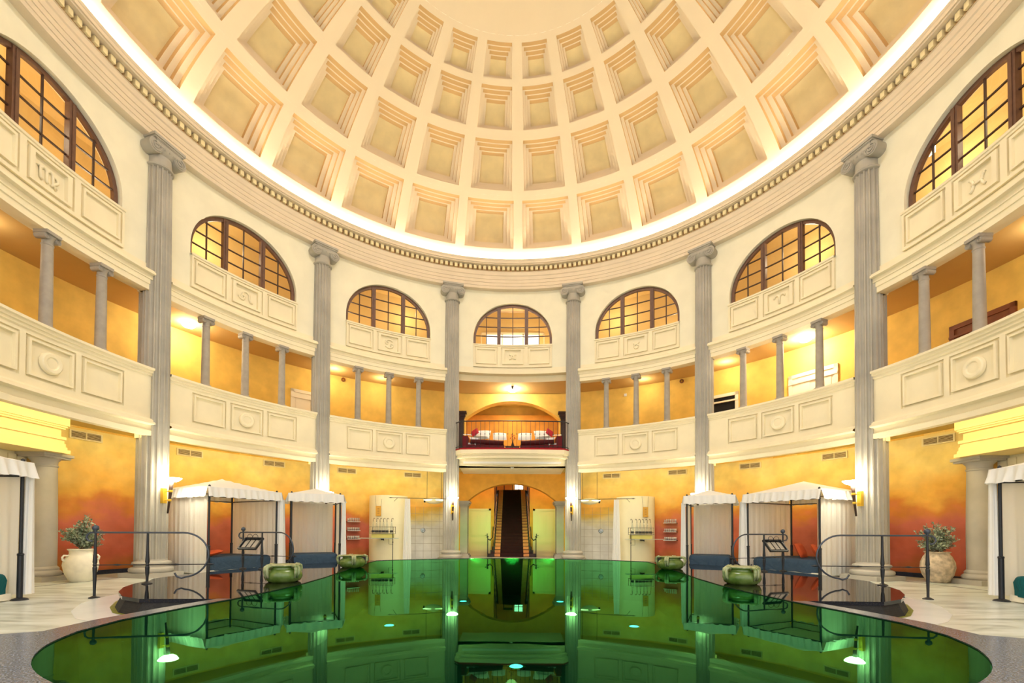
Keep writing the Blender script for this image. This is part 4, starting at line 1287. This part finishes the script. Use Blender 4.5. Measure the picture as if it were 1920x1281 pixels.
bed('white canopied bed with teal sheet in the left bay, nearest the left torch column', (-8.36, 2.86), (-7.45, 4.71), 2.25, -1, M_navy, 'canopy beds', seed=1)
bed('white canopied bed with navy sheet on the left, farther in, next to the glass shelves', (-7.07, 4.90), (-5.76, 5.56), 1.42, -1, M_navy, 'canopy beds', open_gap=.10, near_curtain=False, seed=2)
bed('white canopied bed with blue sheet and orange cushions, nearest the right torch column', (8.45, 2.80), (7.47, 4.72), 2.25, 1, M_navy, 'canopy beds', seed=3)
bed('white canopied bed with navy sheet on the right, farther in, next to the glass shelves', (7.06, 4.90), (5.84, 5.50), 1.42, 1, M_navy, 'canopy beds', open_gap=.10, near_curtain=False, seed=4)
bed('canopied bed with teal sheet cut by the left edge of the picture', (-8.35, -3.75), (-8.72, -1.62), 2.2, -1, M_teal, 'canopy beds', open_gap=0.0, seed=5)
bed('canopied bed with teal sheet cut by the right edge of the picture', (8.70, -3.40), (9.06, -1.27), 2.2, 1, M_teal, 'canopy beds', open_gap=0.0, seed=6)

def tri_cushion(label, x, y, z, rz, tilt, s=.42):
    o = cushion('orange_cushion', x, y, z, s, s, .15, rz, rad(tilt), M_orange, label)
    return o
tri_cushion('orange cushion leaning at the near end of the right canopy bed, left one of two', 8.72, 4.05, .47, rad(35), 65, .46)
tri_cushion('orange cushion leaning at the near end of the right canopy bed, right one of two', 8.85, 3.55, .47, rad(50), 60, .46)
tri_cushion('orange cushion lying at the near end of the left canopy bed', -8.75, 3.62, .34, rad(-40), 14, .46)

# ================================================================== RAILINGS
def railing(label, x, y, z, ang, length, second, second_z, menu):
    """runs along local +x towards the pool"""
    t = thing('pool_handrail', label, 'handrail', (x, y, z), ang, 'wrought iron handrails by the pool')
    H = .955 - z; MZ = .355 - z
    def post(px, z0, thick=True):
        b = MB()
        b.lathe([(.085, 0), (.085, .012), (.05, .03), (.028, .04)], 18, (px, 0, z0))
        b.tube([(px, 0, z0 + .02), (px, 0, z0 + .12), (px, 0, MZ - .18), (px, 0, MZ - .05)], .02, 10, rs=[.022, .022, .030, .036])
        b.lathe([(.036, -.05), (.026, -.02), (.036, 0), (.026, .02), (.036, .06)], 12, (px, 0, MZ))
        b.tube([(px, 0, MZ + .05), (px, 0, MZ + .25), (px, 0, H)], .02, 10, rs=[.036, .024, .018])
        return b
    b = post(0, 0)
    po = obj('post', b, M_iron, t, smooth=40.0)
    b = MB(); b.lathe([(.02, -.06), (.03, -.045), (.02, -.03), (.045, -.015), (.055, .02), (.045, .055), (.015, .075), (0, .08)], 18, (0, 0, H + .06)); obj('finial', b, M_ironblue, po, smooth=True)
    b = post(second, second_z); obj('post', b, M_iron, t, smooth=40.0)
    # top rail: small hook behind the first post, straight run, big scroll at the pool end
    R = .44
    pts = []
    for i in range(9):
        a = rad(-60 + 170 * i / 8 + 40); pts.append((-.10 + .085 * cos(pi - a * .9), 0, H - .085 + .085 * sin(a)))
    pts = [(-.05, 0, H - .16), (-.11, 0, H - .15), (-.145, 0, H - .10), (-.13, 0, H - .04), (-.08, 0, H - .005), (0, 0, H)]
    xs = length - R
    pts += [(xs * .5, 0, H), (xs, 0, H)]
    zc = H - .42
    for i in range(1, 19):
        a = rad(90 - 175 * i / 18)
        ry = .42 if i <= 9 else .42
        pts.append((xs + R * cos(a), 0, zc + ry * sin(a)))
    pts += [(xs - .02, 0, zc - .44), (xs - .10, 0, zc - .41), (xs - .14, 0, zc - .34)]
    b = MB(); b.tube(pts, .017, 8); obj('top_rail', b, M_ironblue, t, smooth=True)
    b = MB(); b.tube([(0, 0, MZ), (length + .07, 0, MZ)], .009, 6)
    b.lathe([(.009, -.05), (.02, 0), (.009, .05)], 8, (0, 0, 0)) if False else None
    for f in (.42, 1.55):
        px = second * f
        b.tube([(px - .07, 0, MZ), (px, 0, MZ), (px + .07, 0, MZ)], .01, 8, rs=[.009, .018, .009])
    b.tube([(length - .03, 0, MZ), (length + .03, 0, MZ), (length + .10, 0, MZ)], .01, 8, rs=[.009, .022, .006])
    obj('middle_rail', b, M_iron, t)
    return t
def polar_dir(x, y): return atan2(-y, -x)
r1 = railing('black wrought iron handrail with ball finial in the left foreground', -7.67, -1.32, FZ, rad(9.8), 1.90, .86, -FZ, False)
r2 = railing('wrought iron handrail carrying the menu tray, left of the pool before the canopy beds', -7.0, 2.17, 0.0, rad(-17), 1.60, .62, 0, True)
r3 = railing('black wrought iron handrail with ball finial in the right foreground', 7.88, -1.07, FZ, rad(180 - 7.5), 1.95, .78, -FZ, False)
r4 = railing('wrought iron handrail carrying the menu tray, right of the pool before the canopy beds', 7.05, 2.15, 0.0, rad(180 + 17), 1.60, .62, 0, True)
for s, rr, in ((-1, r2), (1, r4)):
    sd = 'left' if s < 0 else 'right'
    t = thing('menu_tray', 'dark framed notice tray hung between the posts of the %s far handrail' % sd, 'notice board', rr.location[:], rr.rotation_euler.z)
    b = MB(); tl_ = rad(48 if s < 0 else -48)
    Mx = Matrix.Translation((.32, s * .06, .66)) @ Matrix.Rotation(tl_, 4, 'X')
    b.bx(-.27, .27, -.17, .17, -.012, 0); b.xform(Mx); obj('tray', b, M_dark, t)
    b = MB()
    for q in (((-.27, .27), (-.19, -.16)), ((-.27, .27), (.16, .19)), ((-.29, -.26), (-.19, .19)), ((.26, .29), (-.19, .19))): b.bx(q[0][0], q[0][1], q[1][0], q[1][1], -.02, .035)
    b.xform(Mx); obj('frame', b, M_iron, t)
    b = MB()
    for i in range(3): b.bx(-.23 + i * .16, -.11 + i * .16, -.12, .12, 0.001, .006)
    b.xform(Mx); obj('menu_sheets', b, M_smallcol, t)
    b = MB()
    for c in (-.09, .09):
        b.tube([(.31 + c + .085 * cos(rad(a)), 0, .83 + .075 * sin(rad(a))) for a in range(-60, 241, 20)], .006, 5)
    b.tube([(.05, 0, .70), (.18, 0, .80), (.22, 0, .79)], .006, 5); b.tube([(.58, 0, .70), (.44, 0, .80), (.40, 0, .79)], .006, 5)
    obj('scrollwork', b, M_iron, t)

# ================================================================== GLAZED POTS IN THE WATER
def pot(label, x, y, rz):
    t = thing('glazed_pot', label, 'pot', (x, y, -.02), rz, 'green glazed amphora necks standing on the pool slab')
    b = MB(); b.lathe([(.22, -.0), (.31, .05), (.345, .12), (.34, .19), (.30, .25), (.255, .275), (.25, .30), (.285, .325), (.29, .34), (.26, .345), (.23, .33), (.22, .28), (.0, .26)], 36)
    bd = obj('body', b, M_pot, t, smooth=40.0)
    for k in range(4):
        a = rad(45 + 90 * k); c_, s_ = cos(a), sin(a)
        b = MB(); pr = [(.27, .325), (.33, .345), (.375, .32), (.385, .26), (.375, .19), (.35, .11)]
        for off in (-.028, .028): b.tube([(r_ * c_ - off * s_, r_ * s_ + off * c_, z_) for r_, z_ in pr], .024, 8, rs=[.03, .032, .034, .034, .03, .018])
        obj('handle', b, M_pothandle, bd, smooth=True)
    b = MB(); b.lathe([(.27, .33), (.295, .335), (.30, .348), (.28, .36), (.25, .352)], 36); obj('rim', b, M_pothandle, bd, smooth=True)
    return t
p0 = pot('green glazed handled pot rim in the water, near one on the left', -4.50, -.72, rad(20))
dup(p0, (-4.40, 2.88, -.02), rad(70), 'green glazed handled pot rim in the water, far one on the left')
dup(p0, (4.50, -.78, -.02), rad(-30), 'green glazed handled pot rim in the water, near one on the right')
dup(p0, (4.35, 2.80, -.02), rad(10), 'green glazed handled pot rim in the water, far one on the right')

# ================================================================== JARS WITH OLIVE BUSHES
def olive(label, x, y, kind, seed):
    rnd = random.Random(seed)
    t = thing('potted_olive', label, 'potted plant', (x, y, FZ), 0)
    if kind == 'white':
        b = MB(); b.lathe([(.19, 0), (.21, .02), (.30, .22), (.335, .40), (.32, .52), (.25, .62), (.215, .68), (.22, .74), (.255, .775), (.25, .79), (.22, .78), (.19, .72), (0, .70)], 40)
        jr = obj('jar', b, M_jarw, t, smooth=40.0)
        for a in (0.25, pi * .75, pi * 1.4):
            b = MB(); b.tube([(r_ * cos(a), r_ * sin(a), z_) for r_, z_ in ((.24, .63), (.34, .64), (.37, .60), (.36, .54), (.31, .50))], .022, 8); obj('handle', b, M_jarw, jr, smooth=True)
    else:
        b = MB()
        b.lathe([(.19, 0), (.22, .03), (.31, .2), (.345, .38), (.335, .52), (.28, .66), (.235, .72), (.245, .755), (.27, .775), (.26, .785), (.22, .77), (0, .74)], 48, rmod=lambda a, z: 1 + .012 * sin(a * 9 + z * 40) + .008 * sin(z * 90))
        obj('jar', b, M_jarr, t, smooth=60.0)
    st_ = MB(); lf = MB()
    for k in range(70):
        a = rnd.uniform(0, 2 * pi); el = rnd.uniform(rad(18), rad(88)); L_ = rnd.uniform(.32, .62) * (1.0 if el > .8 else .9)
        z0 = .74 + rnd.uniform(0, .2)
        pts = []
        for i in range(6):
            f = i / 5; rr = L_ * f * cos(el); zz = z0 + L_ * f * sin(el) * 1.15 - .05 * f * f * cos(el)
            pts.append((rr * cos(a) + .02 * sin(5 * f + k), rr * sin(a) + .02 * cos(4 * f + k), zz))
        st_.tube(pts, .006, 5, rs=[.010, .008, .007, .005, .004, .003])
        for q in range(38):
            f = rnd.uniform(.18, 1.0); i = min(4, int(f * 5)); g = f * 5 - i
            c_ = Vector(pts[i]).lerp(Vector(pts[i + 1]), g)
            d = Vector((rnd.gauss(0, 1), rnd.gauss(0, 1), rnd.gauss(.5, .8))).normalized()
            u = d.cross(Vector((rnd.gauss(0, 1), rnd.gauss(0, 1), rnd.gauss(0, 1)))).normalized()
            ll = rnd.uniform(.06, .10); ww = ll * .19
            p1 = c_ + d * ll * .5 + u * ww; p2 = c_ + d * ll; p3 = c_ + d * ll * .5 - u * ww
            lf.add([tuple(c_), tuple(p1), tuple(p2), tuple(p3)], [(0, 1, 2, 3)])
    st_.tube([(0, 0, .70), (.01, .02, .85), (.0, .0, 1.0)], .03, 8)
    obj('stems', st_, M_stem, t); obj('foliage', lf, M_leaf, t)
    return t
olive('olive bush in a smooth white jar with handles beside the left portal column', -10.45, 1.36, 'white', 3)
olive('olive bush in a rough round clay jar beside the right portal column', 10.85, 1.92, 'rough', 8)

# ================================================================== AIR VENTS
VL = {-76.9: 'leftmost, near the side portal', -63.3: 'above the near left canopy bed', -49.7: 'above the far left canopy bed', -36: 'above the left glass shelves', -22.3: 'above the left shower wall',
      22.3: 'above the right shower wall', 36: 'above the right glass shelves', 49.7: 'above the far right canopy bed', 63.3: 'above the near right canopy bed', 76.9: 'rightmost, near the side portal'}
v0 = None
for th, tx in VL.items():
    lab = 'slotted cream air vent high on the yellow wall, ' + tx
    loc, rz = ring(th, 11.98, 3.56)
    if v0 is None:
        v0 = thing('air_vent', lab, 'air vent', loc, rz, 'air vents high on the ground floor wall')
        b = MB(); b.bx(-.40, .40, -.03, 0, .085, .115); b.bx(-.40, .40, -.03, 0, -.115, -.085); b.bx(-.40, -.36, -.03, 0, -.09, .09); b.bx(.36, .40, -.03, 0, -.09, .09); b.bx(-.012, .012, -.03, 0, -.09, .09)
        obj('frame', b, M_vent, v0)
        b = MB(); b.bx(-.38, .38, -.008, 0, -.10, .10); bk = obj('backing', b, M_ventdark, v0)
        for i in range(5):
            b = MB(); b.box(0, -.016, -.066 + i * .033, .74, .02, .006, rx=.5); obj('slat', b, M_vent, bk)
    else: dup(v0, loc, rz, lab)

# ================================================================== SHOWERS AND GLASS BARS (left and right)
ORD = ['first', 'second', 'third', 'fourth', 'fifth', 'sixth', 'seventh']
for s in (-1, 1):
    sd = 'left' if s < 0 else 'right'
    # curved screen wall
    cx, cy = s * 5.35, 10.05
    t = thing('wall_shower_screen', None, None, loc=(cx, cy, FZ), kind='structure')
    b = MB(); rr = .80; k = 36; z1 = 2.50 - FZ
    a0, a1 = (rad(170), rad(352)) if s < 0 else (rad(188), rad(370))
    a0, a1 = rad(160), rad(380)
    for r_, flip in ((rr, 0), (rr - .08, 1)):
        b.lathe([(r_, 0), (r_, z1)], k, (0, 0, 0), a0, a1)
    vs = []
    for i in range(k + 1):
        a = a0 + (a1 - a0) * i / k; vs += [(rr * cos(a), rr * sin(a), z1), ((rr - .08) * cos(a), (rr - .08) * sin(a), z1)]
    b.add(vs, [(2 * i, 2 * i + 1, 2 * i + 3, 2 * i + 2) for i in range(k)])
    obj('screen', b, M_screen, t, smooth=30.0)
    # notice hung on the screen
    t = thing('hanging_sign', 'ochre notice board hung by two cords on the %s cream shower screen' % sd, 'sign', (cx + s * -.02 + s * .22, cy - rr - .02, 1.62))
    b = MB(); b.bx(-.11, .11, -.015, .0, 0, .42); obj('board', b, M_sign, t)
    b = MB()
    for i in range(4): b.bx(-.04, .04, -.017, -.015, .10 + i * .07, .115 + i * .07)
    obj('lettering', b, M_frame, t)
    b = MB(); b.tube([(-.10, 0, .42), (-.14, .02, .86)], .004, 4); b.tube([(.10, 0, .42), (.14, .04, .86)], .004, 4); obj('cords', b, M_black, t)
    # counter with bottle rack
    bx0 = s * 5.28; by = 8.82
    t = thing('drinks_counter', 'small yellow counter on a black pole holding the water bottles, %s of the pool' % sd, 'counter', (bx0, by, FZ), 0)
    b = MB(); b.bx(-.42, .42, -.02, .30, .97, 1.13); obj('cabinet', b, mat('lime_cabinet_' + sd, (.84, .80, .44), .5), t)
    b = MB(); b.bx(-.95, .60, -.06, .34, .945, .965) if s < 0 else b.bx(-.60, .95, -.06, .34, .945, .965); obj('glass_ledge', b, mat('pale_ledge_' + sd, (.72, .76, .70), .3), t)
    b = MB(); px = -s * .46; b.tube([(px, -.05, 0), (px, -.05, 1.16)], .014, 8); b.lathe([(.014, -.03), (.028, 0), (.014, .03)], 8, (px, -.05, .8)); b.tube([(px, -.05, .94), (px + s * .16, -.05, .94), (px + s * .16, -.05, .72), (px, -.05, .72)], .007, 6)
    obj('pole', b, M_black, t)
    b = MB(); b.bx(-.48, .48, -.06, .32, 1.135, 1.15)
    for y in (-.05, .31): b.tube([(-.48, y, 1.42), (.48, y, 1.42)], .008, 6); b.tube([(-.48, y, 1.24), (.48, y, 1.24)], .006, 6)
    for x in (-.47, .47):
        for y in (-.05, .31): b.tube([(x, y, 1.14), (x, y, 1.43)], .008, 6)
    obj('rack', b, M_chrome, t)
    b = MB(); b.add([(-.1, -.03, .94), (.1, -.03, .94), (.1, -.03, .86)], [(0, 1, 2)]); b.bx(-.02, .02, -.03, .25, .88, .945); obj('ledge_bracket', b, M_black, t)
    bt = None
    xs_ = [-.38, -.24, -.10, .04, .18, .37]
    if s > 0: xs_ = [-x for x in xs_]
    for i, x in enumerate(xs_):
        lab = '%s water jug with bent spout from the outer end of the %s rack' % (ORD[i], sd)
        loc = (bx0 + x, by + .08, FZ + 1.152)
        if bt is None:
            bt = thing('water_jug', lab, 'bottle', loc, 0, 'spouted water jugs on the %s rack' % sd)
            b = MB(); b.lathe([(.055, 0), (.062, .02), (.062, .2), (.05, .28), (.028, .40), (.022, .50)], 14); gb = obj('glass', b, M_clear, bt, smooth=True)
            b = MB(); b.tube([(0, 0, .48), (0, 0, .56), (s * -.02, -.02, .61), (s * -.07, -.06, .62), (s * -.09, -.08, .58)], .011, 6); obj('spout', b, M_chrome, bt, smooth=True)
            b = MB(); b.lathe([(.064, .04), (.066, .045), (.066, .12), (.064, .125)], 14); b.tube([(0, -.06, .1), (0, -.10, .1), (0, -.10, .05)], .009, 6); obj('tap_band', b, M_iron, gb)
        else: dup(bt, loc, 0, lab)
    # glass shelves and tumblers on the wall
    thw = s * 34.8
    gl = None
    for q, z in enumerate((1.40, 1.02, .66)):
        loc, rz = ring(thw, 11.82, z)
        t = thing('glass_shelf', '%s glass shelf on the red wall %s of the pool' % (('top', 'middle', 'bottom')[q], sd), 'shelf', loc, rz, 'wall shelves %s' % sd)
        b = MB(); b.bx(-.27, .27, -.10, .15, -.02, 0); obj('board', b, M_stairwood, t)
        b = MB(); b.bx(-.27, .27, -.105, -.10, -.022, .002); obj('edge_strip', b, M_white, t)
        rowt = ('top', 'middle', 'bottom')[q]
        for i in range(7):
            lab = '%s tumbler from the left on the %s wall shelf, %s of the pool' % (ORD[i], rowt, sd)
            off = -.225 + .075 * i
            a = rad(thw); lx = loc[0] + off * cos(a); ly = loc[1] - off * sin(a)
            if gl is None:
                gl = MB(); gl.lathe([(.026, 0), (.032, .13), (.029, .13), (.023, .008), (0, .008)], 12)
                gl = obj('tumbler', gl, mat('frosted_glass', (.86, .84, .84), .3, trans=.25), smooth=True); tag(gl, lab, 'glass', 'tumblers on the wall shelves %s' % sd); gl.location = (lx, ly, z + .001)
            else:
                o = gl.copy(); COL.objects.link(o); o['label'] = lab; o['group'] = 'tumblers on the wall shelves %s' % sd; o.location = (lx, ly, z + .001)
                if q == 0: o.scale = (.8, .8, 1.2)
    # shower valve
    loc, rz = ring(s * 20, 11.93, 1.04)
    t = thing('shower_valve', 'round chrome shower control on the %s marble tiles' % sd, 'shower valve', loc, rz)
    Mr = Matrix.Rotation(pi / 2, 4, 'X')
    b = MB(); b.lathe([(.11, 0), (.11, .012), (.095, .02), (.09, .02), (.085, .012), (0, .012)], 24); b.xform(Mr); obj('rosette', b, M_chrome, t, smooth=30.0)
    b = MB(); b.lathe([(.04, .01), (.04, .05), (0, .055)], 16); b.xform(Mr); b.bx(-.015, .015, -.07, -.04, -.07, 0); obj('lever', b, M_chrome, t)
    # curtain and its rail
    t = thing('curtain_rail', 'thin steel rail with pointed ends holding the %s shower curtain' % sd, 'curtain rail', (0, 0, 0))
    t.location = (s * 4.6, 8.93, 2.36)
    b = MB(); b.tube([(s * .35, -.12, 0), (-s * .0, 0, 0), (-s * 1.95, .60, 0)], .011, 8); b.tube([(s * .42, -.13, 0), (s * .34, -.12, 0), (s * .22, -.08, 0)], .01, 6, rs=[.002, .022, .008])
    b.tube([(s * .08, -.02, 0), (s * .3, .3, -.12)], .008, 6)
    obj('rod', b, M_iron, t)
    b = MB(); wavy(b, (s * 4.45, 8.95), (s * 4.13, 9.06), FZ + .03, 2.33, .035, 4.5, 60, taper=.62, nz=10)
    o = obj('shower_curtain', b, M_white, smooth=True); tag(o, 'white shower curtain hanging between the %s cream screen and the marble tiles' % sd, 'curtain', 'shower curtains')
    # hanging uplight
    t = thing('hanging_uplight', 'elongated cream glass uplight hung on two rods over the %s shower' % sd, 'hanging lamp', (s * 3.42, 10.34, 2.34), rad(0) )
    b = MB(); k = 22
    vs = []
    prof = [(-.40, .02), (-.36, .07), (-.30, .10), (-.2, .14), (0, .165), (.2, .14), (.30, .10), (.36, .07), (.40, .02)]
    for x, r_ in prof:
        for i in range(k): a = 2 * pi * i / k; vs.append((x, r_ * .8 * cos(a), r_ * sin(a) * .9))
    b.add(vs, [(g * k + i, g * k + (i + 1) % k, (g + 1) * k + (i + 1) % k, (g + 1) * k + i) for g in range(8) for i in range(k)] + [tuple(range(k)), tuple(range(8 * k, 9 * k))])
    obj('glass_body', b, M_screen, t, smooth=40.0)
    b = MB(); b.bx(-.44, .44, -.12, .12, .02, .04); obj('reflector', b, emit('uplight_glow_' + sd, (1, .85, .5), 8.0), t)
    for e in (-1, 1):
        b = MB(); b.lathe([(.075, -.03), (.085, 0), (.075, .03)], 16); b.xform(Matrix.Translation((e * .42, 0, 0)) @ Matrix.Rotation(pi / 2, 4, 'Y')); obj('end_cap', b, M_iron, t)
        b = MB(); b.tube([(e * .32, 0, .08), (e * .32, 0, 1.46)], .008, 6); obj('suspension_rod', b, M_iron, t)

# ================================================================== GALLERY DOORS, SMALL FITTINGS
def ring_door(n_, th, w_, z0, z1, m, mf, opening=False):
    loc, rz = ring(th, 11.99, z0)
    root = thing('door_%d' % n_, None, None, loc=loc, kind='structure'); root.rotation_euler = (0, 0, rz)
    h = z1 - z0
    b = MB()
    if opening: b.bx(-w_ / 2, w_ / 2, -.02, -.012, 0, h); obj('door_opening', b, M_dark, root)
    else:
        b.bx(-w_ / 2, w_ / 2, -.05, -.01, 0, h)
        for c in (-w_ / 4, w_ / 4): b.bx(c - w_ * .19, c + w_ * .19, -.065, -.05, h * .55, h * .92); b.bx(c - w_ * .19, c + w_ * .19, -.065, -.05, .15, h * .45)
        obj('door_leaf', b, m, root)
    b = MB(); b.bx(-w_ / 2 - .12, -w_ / 2, -.08, 0, 0, h + .12); b.bx(w_ / 2, w_ / 2 + .12, -.08, 0, 0, h + .12); b.bx(-w_ / 2 - .12, w_ / 2 + .12, -.08, 0, h, h + .12)
    b.bx(-w_ / 2 - .12, w_ / 2 + .12, -.10, 0, h - .22, h - .16)
    obj('door_frame', b, mf, root)
ring_door(3, -43.6, 1.15, 4.35, 6.50, M_doorw, M_doorw)
ring_door(4, 60.2, 1.35, 4.35, 6.50, M_doorw, M_doorw)
ring_door(5, 43.9, 1.35, 4.35, 6.42, M_doorw, M_doorw, True)
ring_door(6, 81.9, 1.2, 4.35, 6.40, M_doorbrown, M_doorbrown)
ring_door(7, 79.2, .9, 8.15, 10.25, M_doorbrown, M_doorw)
for s in (-1, 1):
    sd = 'left' if s < 0 else 'right'
    loc, rz = ring(s * 37, 11.97, 7.42)
    t = thing('alarm_sounder', 'small round red brown sounder on the gallery wall %s of the balcony' % sd, 'alarm', loc, rz)
    b = MB(); b.lathe([(.05, 0), (.085, .01), (.085, .05), (.05, .055), (.045, .03), (0, .03)], 20); b.xform(Matrix.Rotation(pi / 2, 4, 'X')); obj('housing', b, M_doorbrown, t, smooth=30.0)
    b = MB(); b.lathe([(.04, .03), (.02, .06), (0, .065)], 14); b.xform(Matrix.Rotation(pi / 2, 4, 'X')); obj('button', b, M_brass, t)
    for k_, (th, nm) in enumerate(((87.6, 'nearer the portal end'), (89.4, 'nearer the picture edge'))):
        x, y, _ = P(s * th, 11.25)
        o = MB(); o.lathe([(.0, 0), (.11, -.002), (.12, -.02), (.10, -.045), (.04, -.06), (0, -.062)], 20)
        o = obj('smoke_detector' if k_ == 0 else 'ceiling_speaker', o, M_white, smooth=40.0); tag(o, 'round white fitting under the %s gallery, %s' % (sd, nm), 'detector'); o.location = (x, y, 3.80)
loc, rz = ring(25.3, 11.97, 7.2)
o = MB(); o.bx(-.06, .06, -.03, 0, -.06, .06); o = obj('light_sensor', o, M_white); tag(o, 'small white square sensor on the gallery wall right of the balcony', 'sensor'); o.location = loc; o.rotation_euler = (0, 0, rz)
o = MB(); o.lathe([(0, 0), (.05, 0), (.05, -.05), (.03, -.10), (.05, -.14), (0, -.14)], 14); o = obj('smoke_detector', o, M_iron, smooth=30.0); tag(o, 'dark sensor on the ceiling above the balcony in front of the lamp', 'detector'); o.location = (0, 10.75, 7.548)
o = MB(); o.lathe([(0, 0), (.07, 0), (.07, -.03), (.04, -.05), (0, -.05)], 14); o = obj('smoke_detector', o, M_white, smooth=30.0); tag(o, 'small cream fitting under the balcony above the stair arch', 'detector'); o.location = (0, 10.1, 3.799)
# green escape sign in the right upper corridor
loc, rz = ring(79.3, 11.0, 10.93)
t = thing('exit_sign', 'lit green and white escape sign behind the foremost right arched window', 'sign', loc, rz)
b = MB(); b.bx(-.22, .22, -.03, .03, -.1, .1); obj('panel', b, emit('exit_white', (.85, 1, .8), 5.0), t)
b = MB(); b.bx(-.20, .02, -.034, -.03, -.08, .08); obj('green_field', b, emit('exit_green', (.1, .7, .2), 3.0), t)
b = MB(); b.tube([(-.12, -.036, .05), (-.10, -.036, .0), (-.14, -.036, -.06)], .01, 5); b.tube([(-.10, -.036, 0), (-.06, -.036, -.06)], .01, 5); b.tube([(-.16, -.036, .02), (-.11, -.036, .03), (-.06, -.036, .0)], .008, 5)
b.tube([(.06, -.036, 0), (.17, -.036, 0)], .008, 5); b.tube([(.12, -.036, .04), (.17, -.036, 0), (.12, -.036, -.04)], .008, 5)
obj('running_figure_and_arrow', b, M_white, t)
b = MB(); b.tube([(0, 0, .1), (0, 0, .65)], .01, 6); obj('suspension_rod', b, M_iron, t)

# ================================================================== LAMPS
def ceiling_lamp(label, x, y, z, strength=1.0, group=None):
    t = thing('ceiling_lamp', label, 'ceiling lamp', (x, y, z), 0, group)
    b = MB(); b.lathe([(0, 0), (.09, 0), (.09, -.03), (0, -.03)], 18); obj('mount', b, M_brass, t)
    b = MB(); b.lathe([(.06, -.03), (.15, -.05), (.18, -.09), (.14, -.13), (.06, -.15), (0, -.155)], 24); obj('glass_shade', b, M_lampglow, t, smooth=True)
    return t
ceiling_lamp('bright glass ceiling lamp over the balcony', 0, 11.1, 7.55)
light('lamp_balcony', 'POINT', (0, 11.1, 7.28), LAMP_W * 1.8, (1, .90, .72), .12)
light('lamp_balcony_room', 'POINT', (0, 13.0, 6.6), LAMP_W * .25, (1, .82, .5), .3)
for th, k, txt in ((-66, .9, 'over the left gallery above the canopy beds'), (61, 1.9, 'over the right gallery by the white door'), (-30, .35, 'over the gallery just left of the balcony'), (30, .35, 'over the gallery just right of the balcony'), (-92, .3, 'over the foremost left gallery'), (92, .45, 'over the foremost right gallery'), (-40, .5, None), (47, .5, None)):
    x, y, _ = P(th, 11.2)
    if txt and k > .8: ceiling_lamp('glass ceiling lamp ' + txt, x, y, 7.55)
    light('lamp_gallery', 'POINT', (x, y, 7.28), LAMP_W * k, (1, .88, .66), .15)
# upper corridor
for th, k in ((-92, .8), (-80, 1.2), (-62, .8), (-38, 1.0), (-24, .6), (2, 2.2), (24, .6), (37, 1.0), (61, .8), (80, .8), (92, .8)):
    x, y, _ = P(th, 11.2); light('lamp_upper', 'POINT', (x, y, 9.0 if th in (2, -80, -38, 37) else 10.6), UPPER_W * k, (1, .86, .62), .15)
# unseen fill lights added to brighten the stair hall, no fixtures
light('fill_stair_hall', 'POINT', (-1.9, 12.9, 3.9), 28, (1, .86, .6), .2)
light('fill_stair_hall', 'POINT', (1.9, 12.9, 3.9), 28, (1, .86, .6), .2)
light('fill_stair_top', 'POINT', (0, 20.5, 6.4), 45, (1, .9, .75), .3)
# strip lights hidden behind the gallery beam, washing the fresco wall
for bay in BAYS + (-120, 120):
    if bay == 0: continue
    b = MB(); b.sweep([(10.06, 3.62), (10.10, 3.62), (10.10, 3.70), (10.06, 3.70)], bay - 12.5, bay + 12.5, 10, True)
    o = obj('strip_light', b, M_soffit); tag(o, 'hidden strip light behind the gallery beam, ' + BAYNAME.get(bay, 'near the entrance, %s side' % SIDE(bay)), 'light', 'strip lights under the gallery')
# underwater lamps
UW = [(0.08, -1.85), (-1.6, 5.4), (1.6, 5.4), (-3.0, 1.5), (3.0, 1.5)]
u0 = None
UWL = ['round underwater lamp nearest the front of the picture', 'underwater lamp at the back left of the pool', 'underwater lamp at the back right of the pool', 'underwater lamp by the left pool wall', 'underwater lamp by the right pool wall']
for (x, y), lab in zip(UW, UWL):
    if u0 is None:
        u0 = thing('underwater_lamp', lab, 'underwater lamp', (x, y, -1.348), 0, 'lamps on the pool floor')
        b = MB(); b.lathe([(.16, 0), (.16, .03), (.12, .04), (.12, .02), (0, .02)], 24); obj('rim', b, M_chrome, u0)
        b = MB(); b.lathe([(0, .03), (.115, .03), (.1, .045), (0, .05)], 20); obj('lens', b, emit('underwater_lens', (.9, 1, .95), 9.0), u0)
    else: dup(u0, (x, y, -1.348), 0, lab)
for x_, tx in ((-1.2, -1.9), (0, 0), (1.2, 1.9)):
    pl = light('pool_spot', 'SPOT', (x_, 6.2, -.04), POOL_W, (.50, 1.0, .12), .05, spot=34)
    pl.data.spot_blend = 1.0
    pl.rotation_euler = Vector((tx - x_, 13.7 - 6.2, .85)).to_track_quat('-Z', 'Y').to_euler()
light('pool_light_middle', 'AREA', (0, -1.0, -1.2), POOL_W * .10, (.1, .8, .6), 4.0, rot=(rad(180), 0, 0))
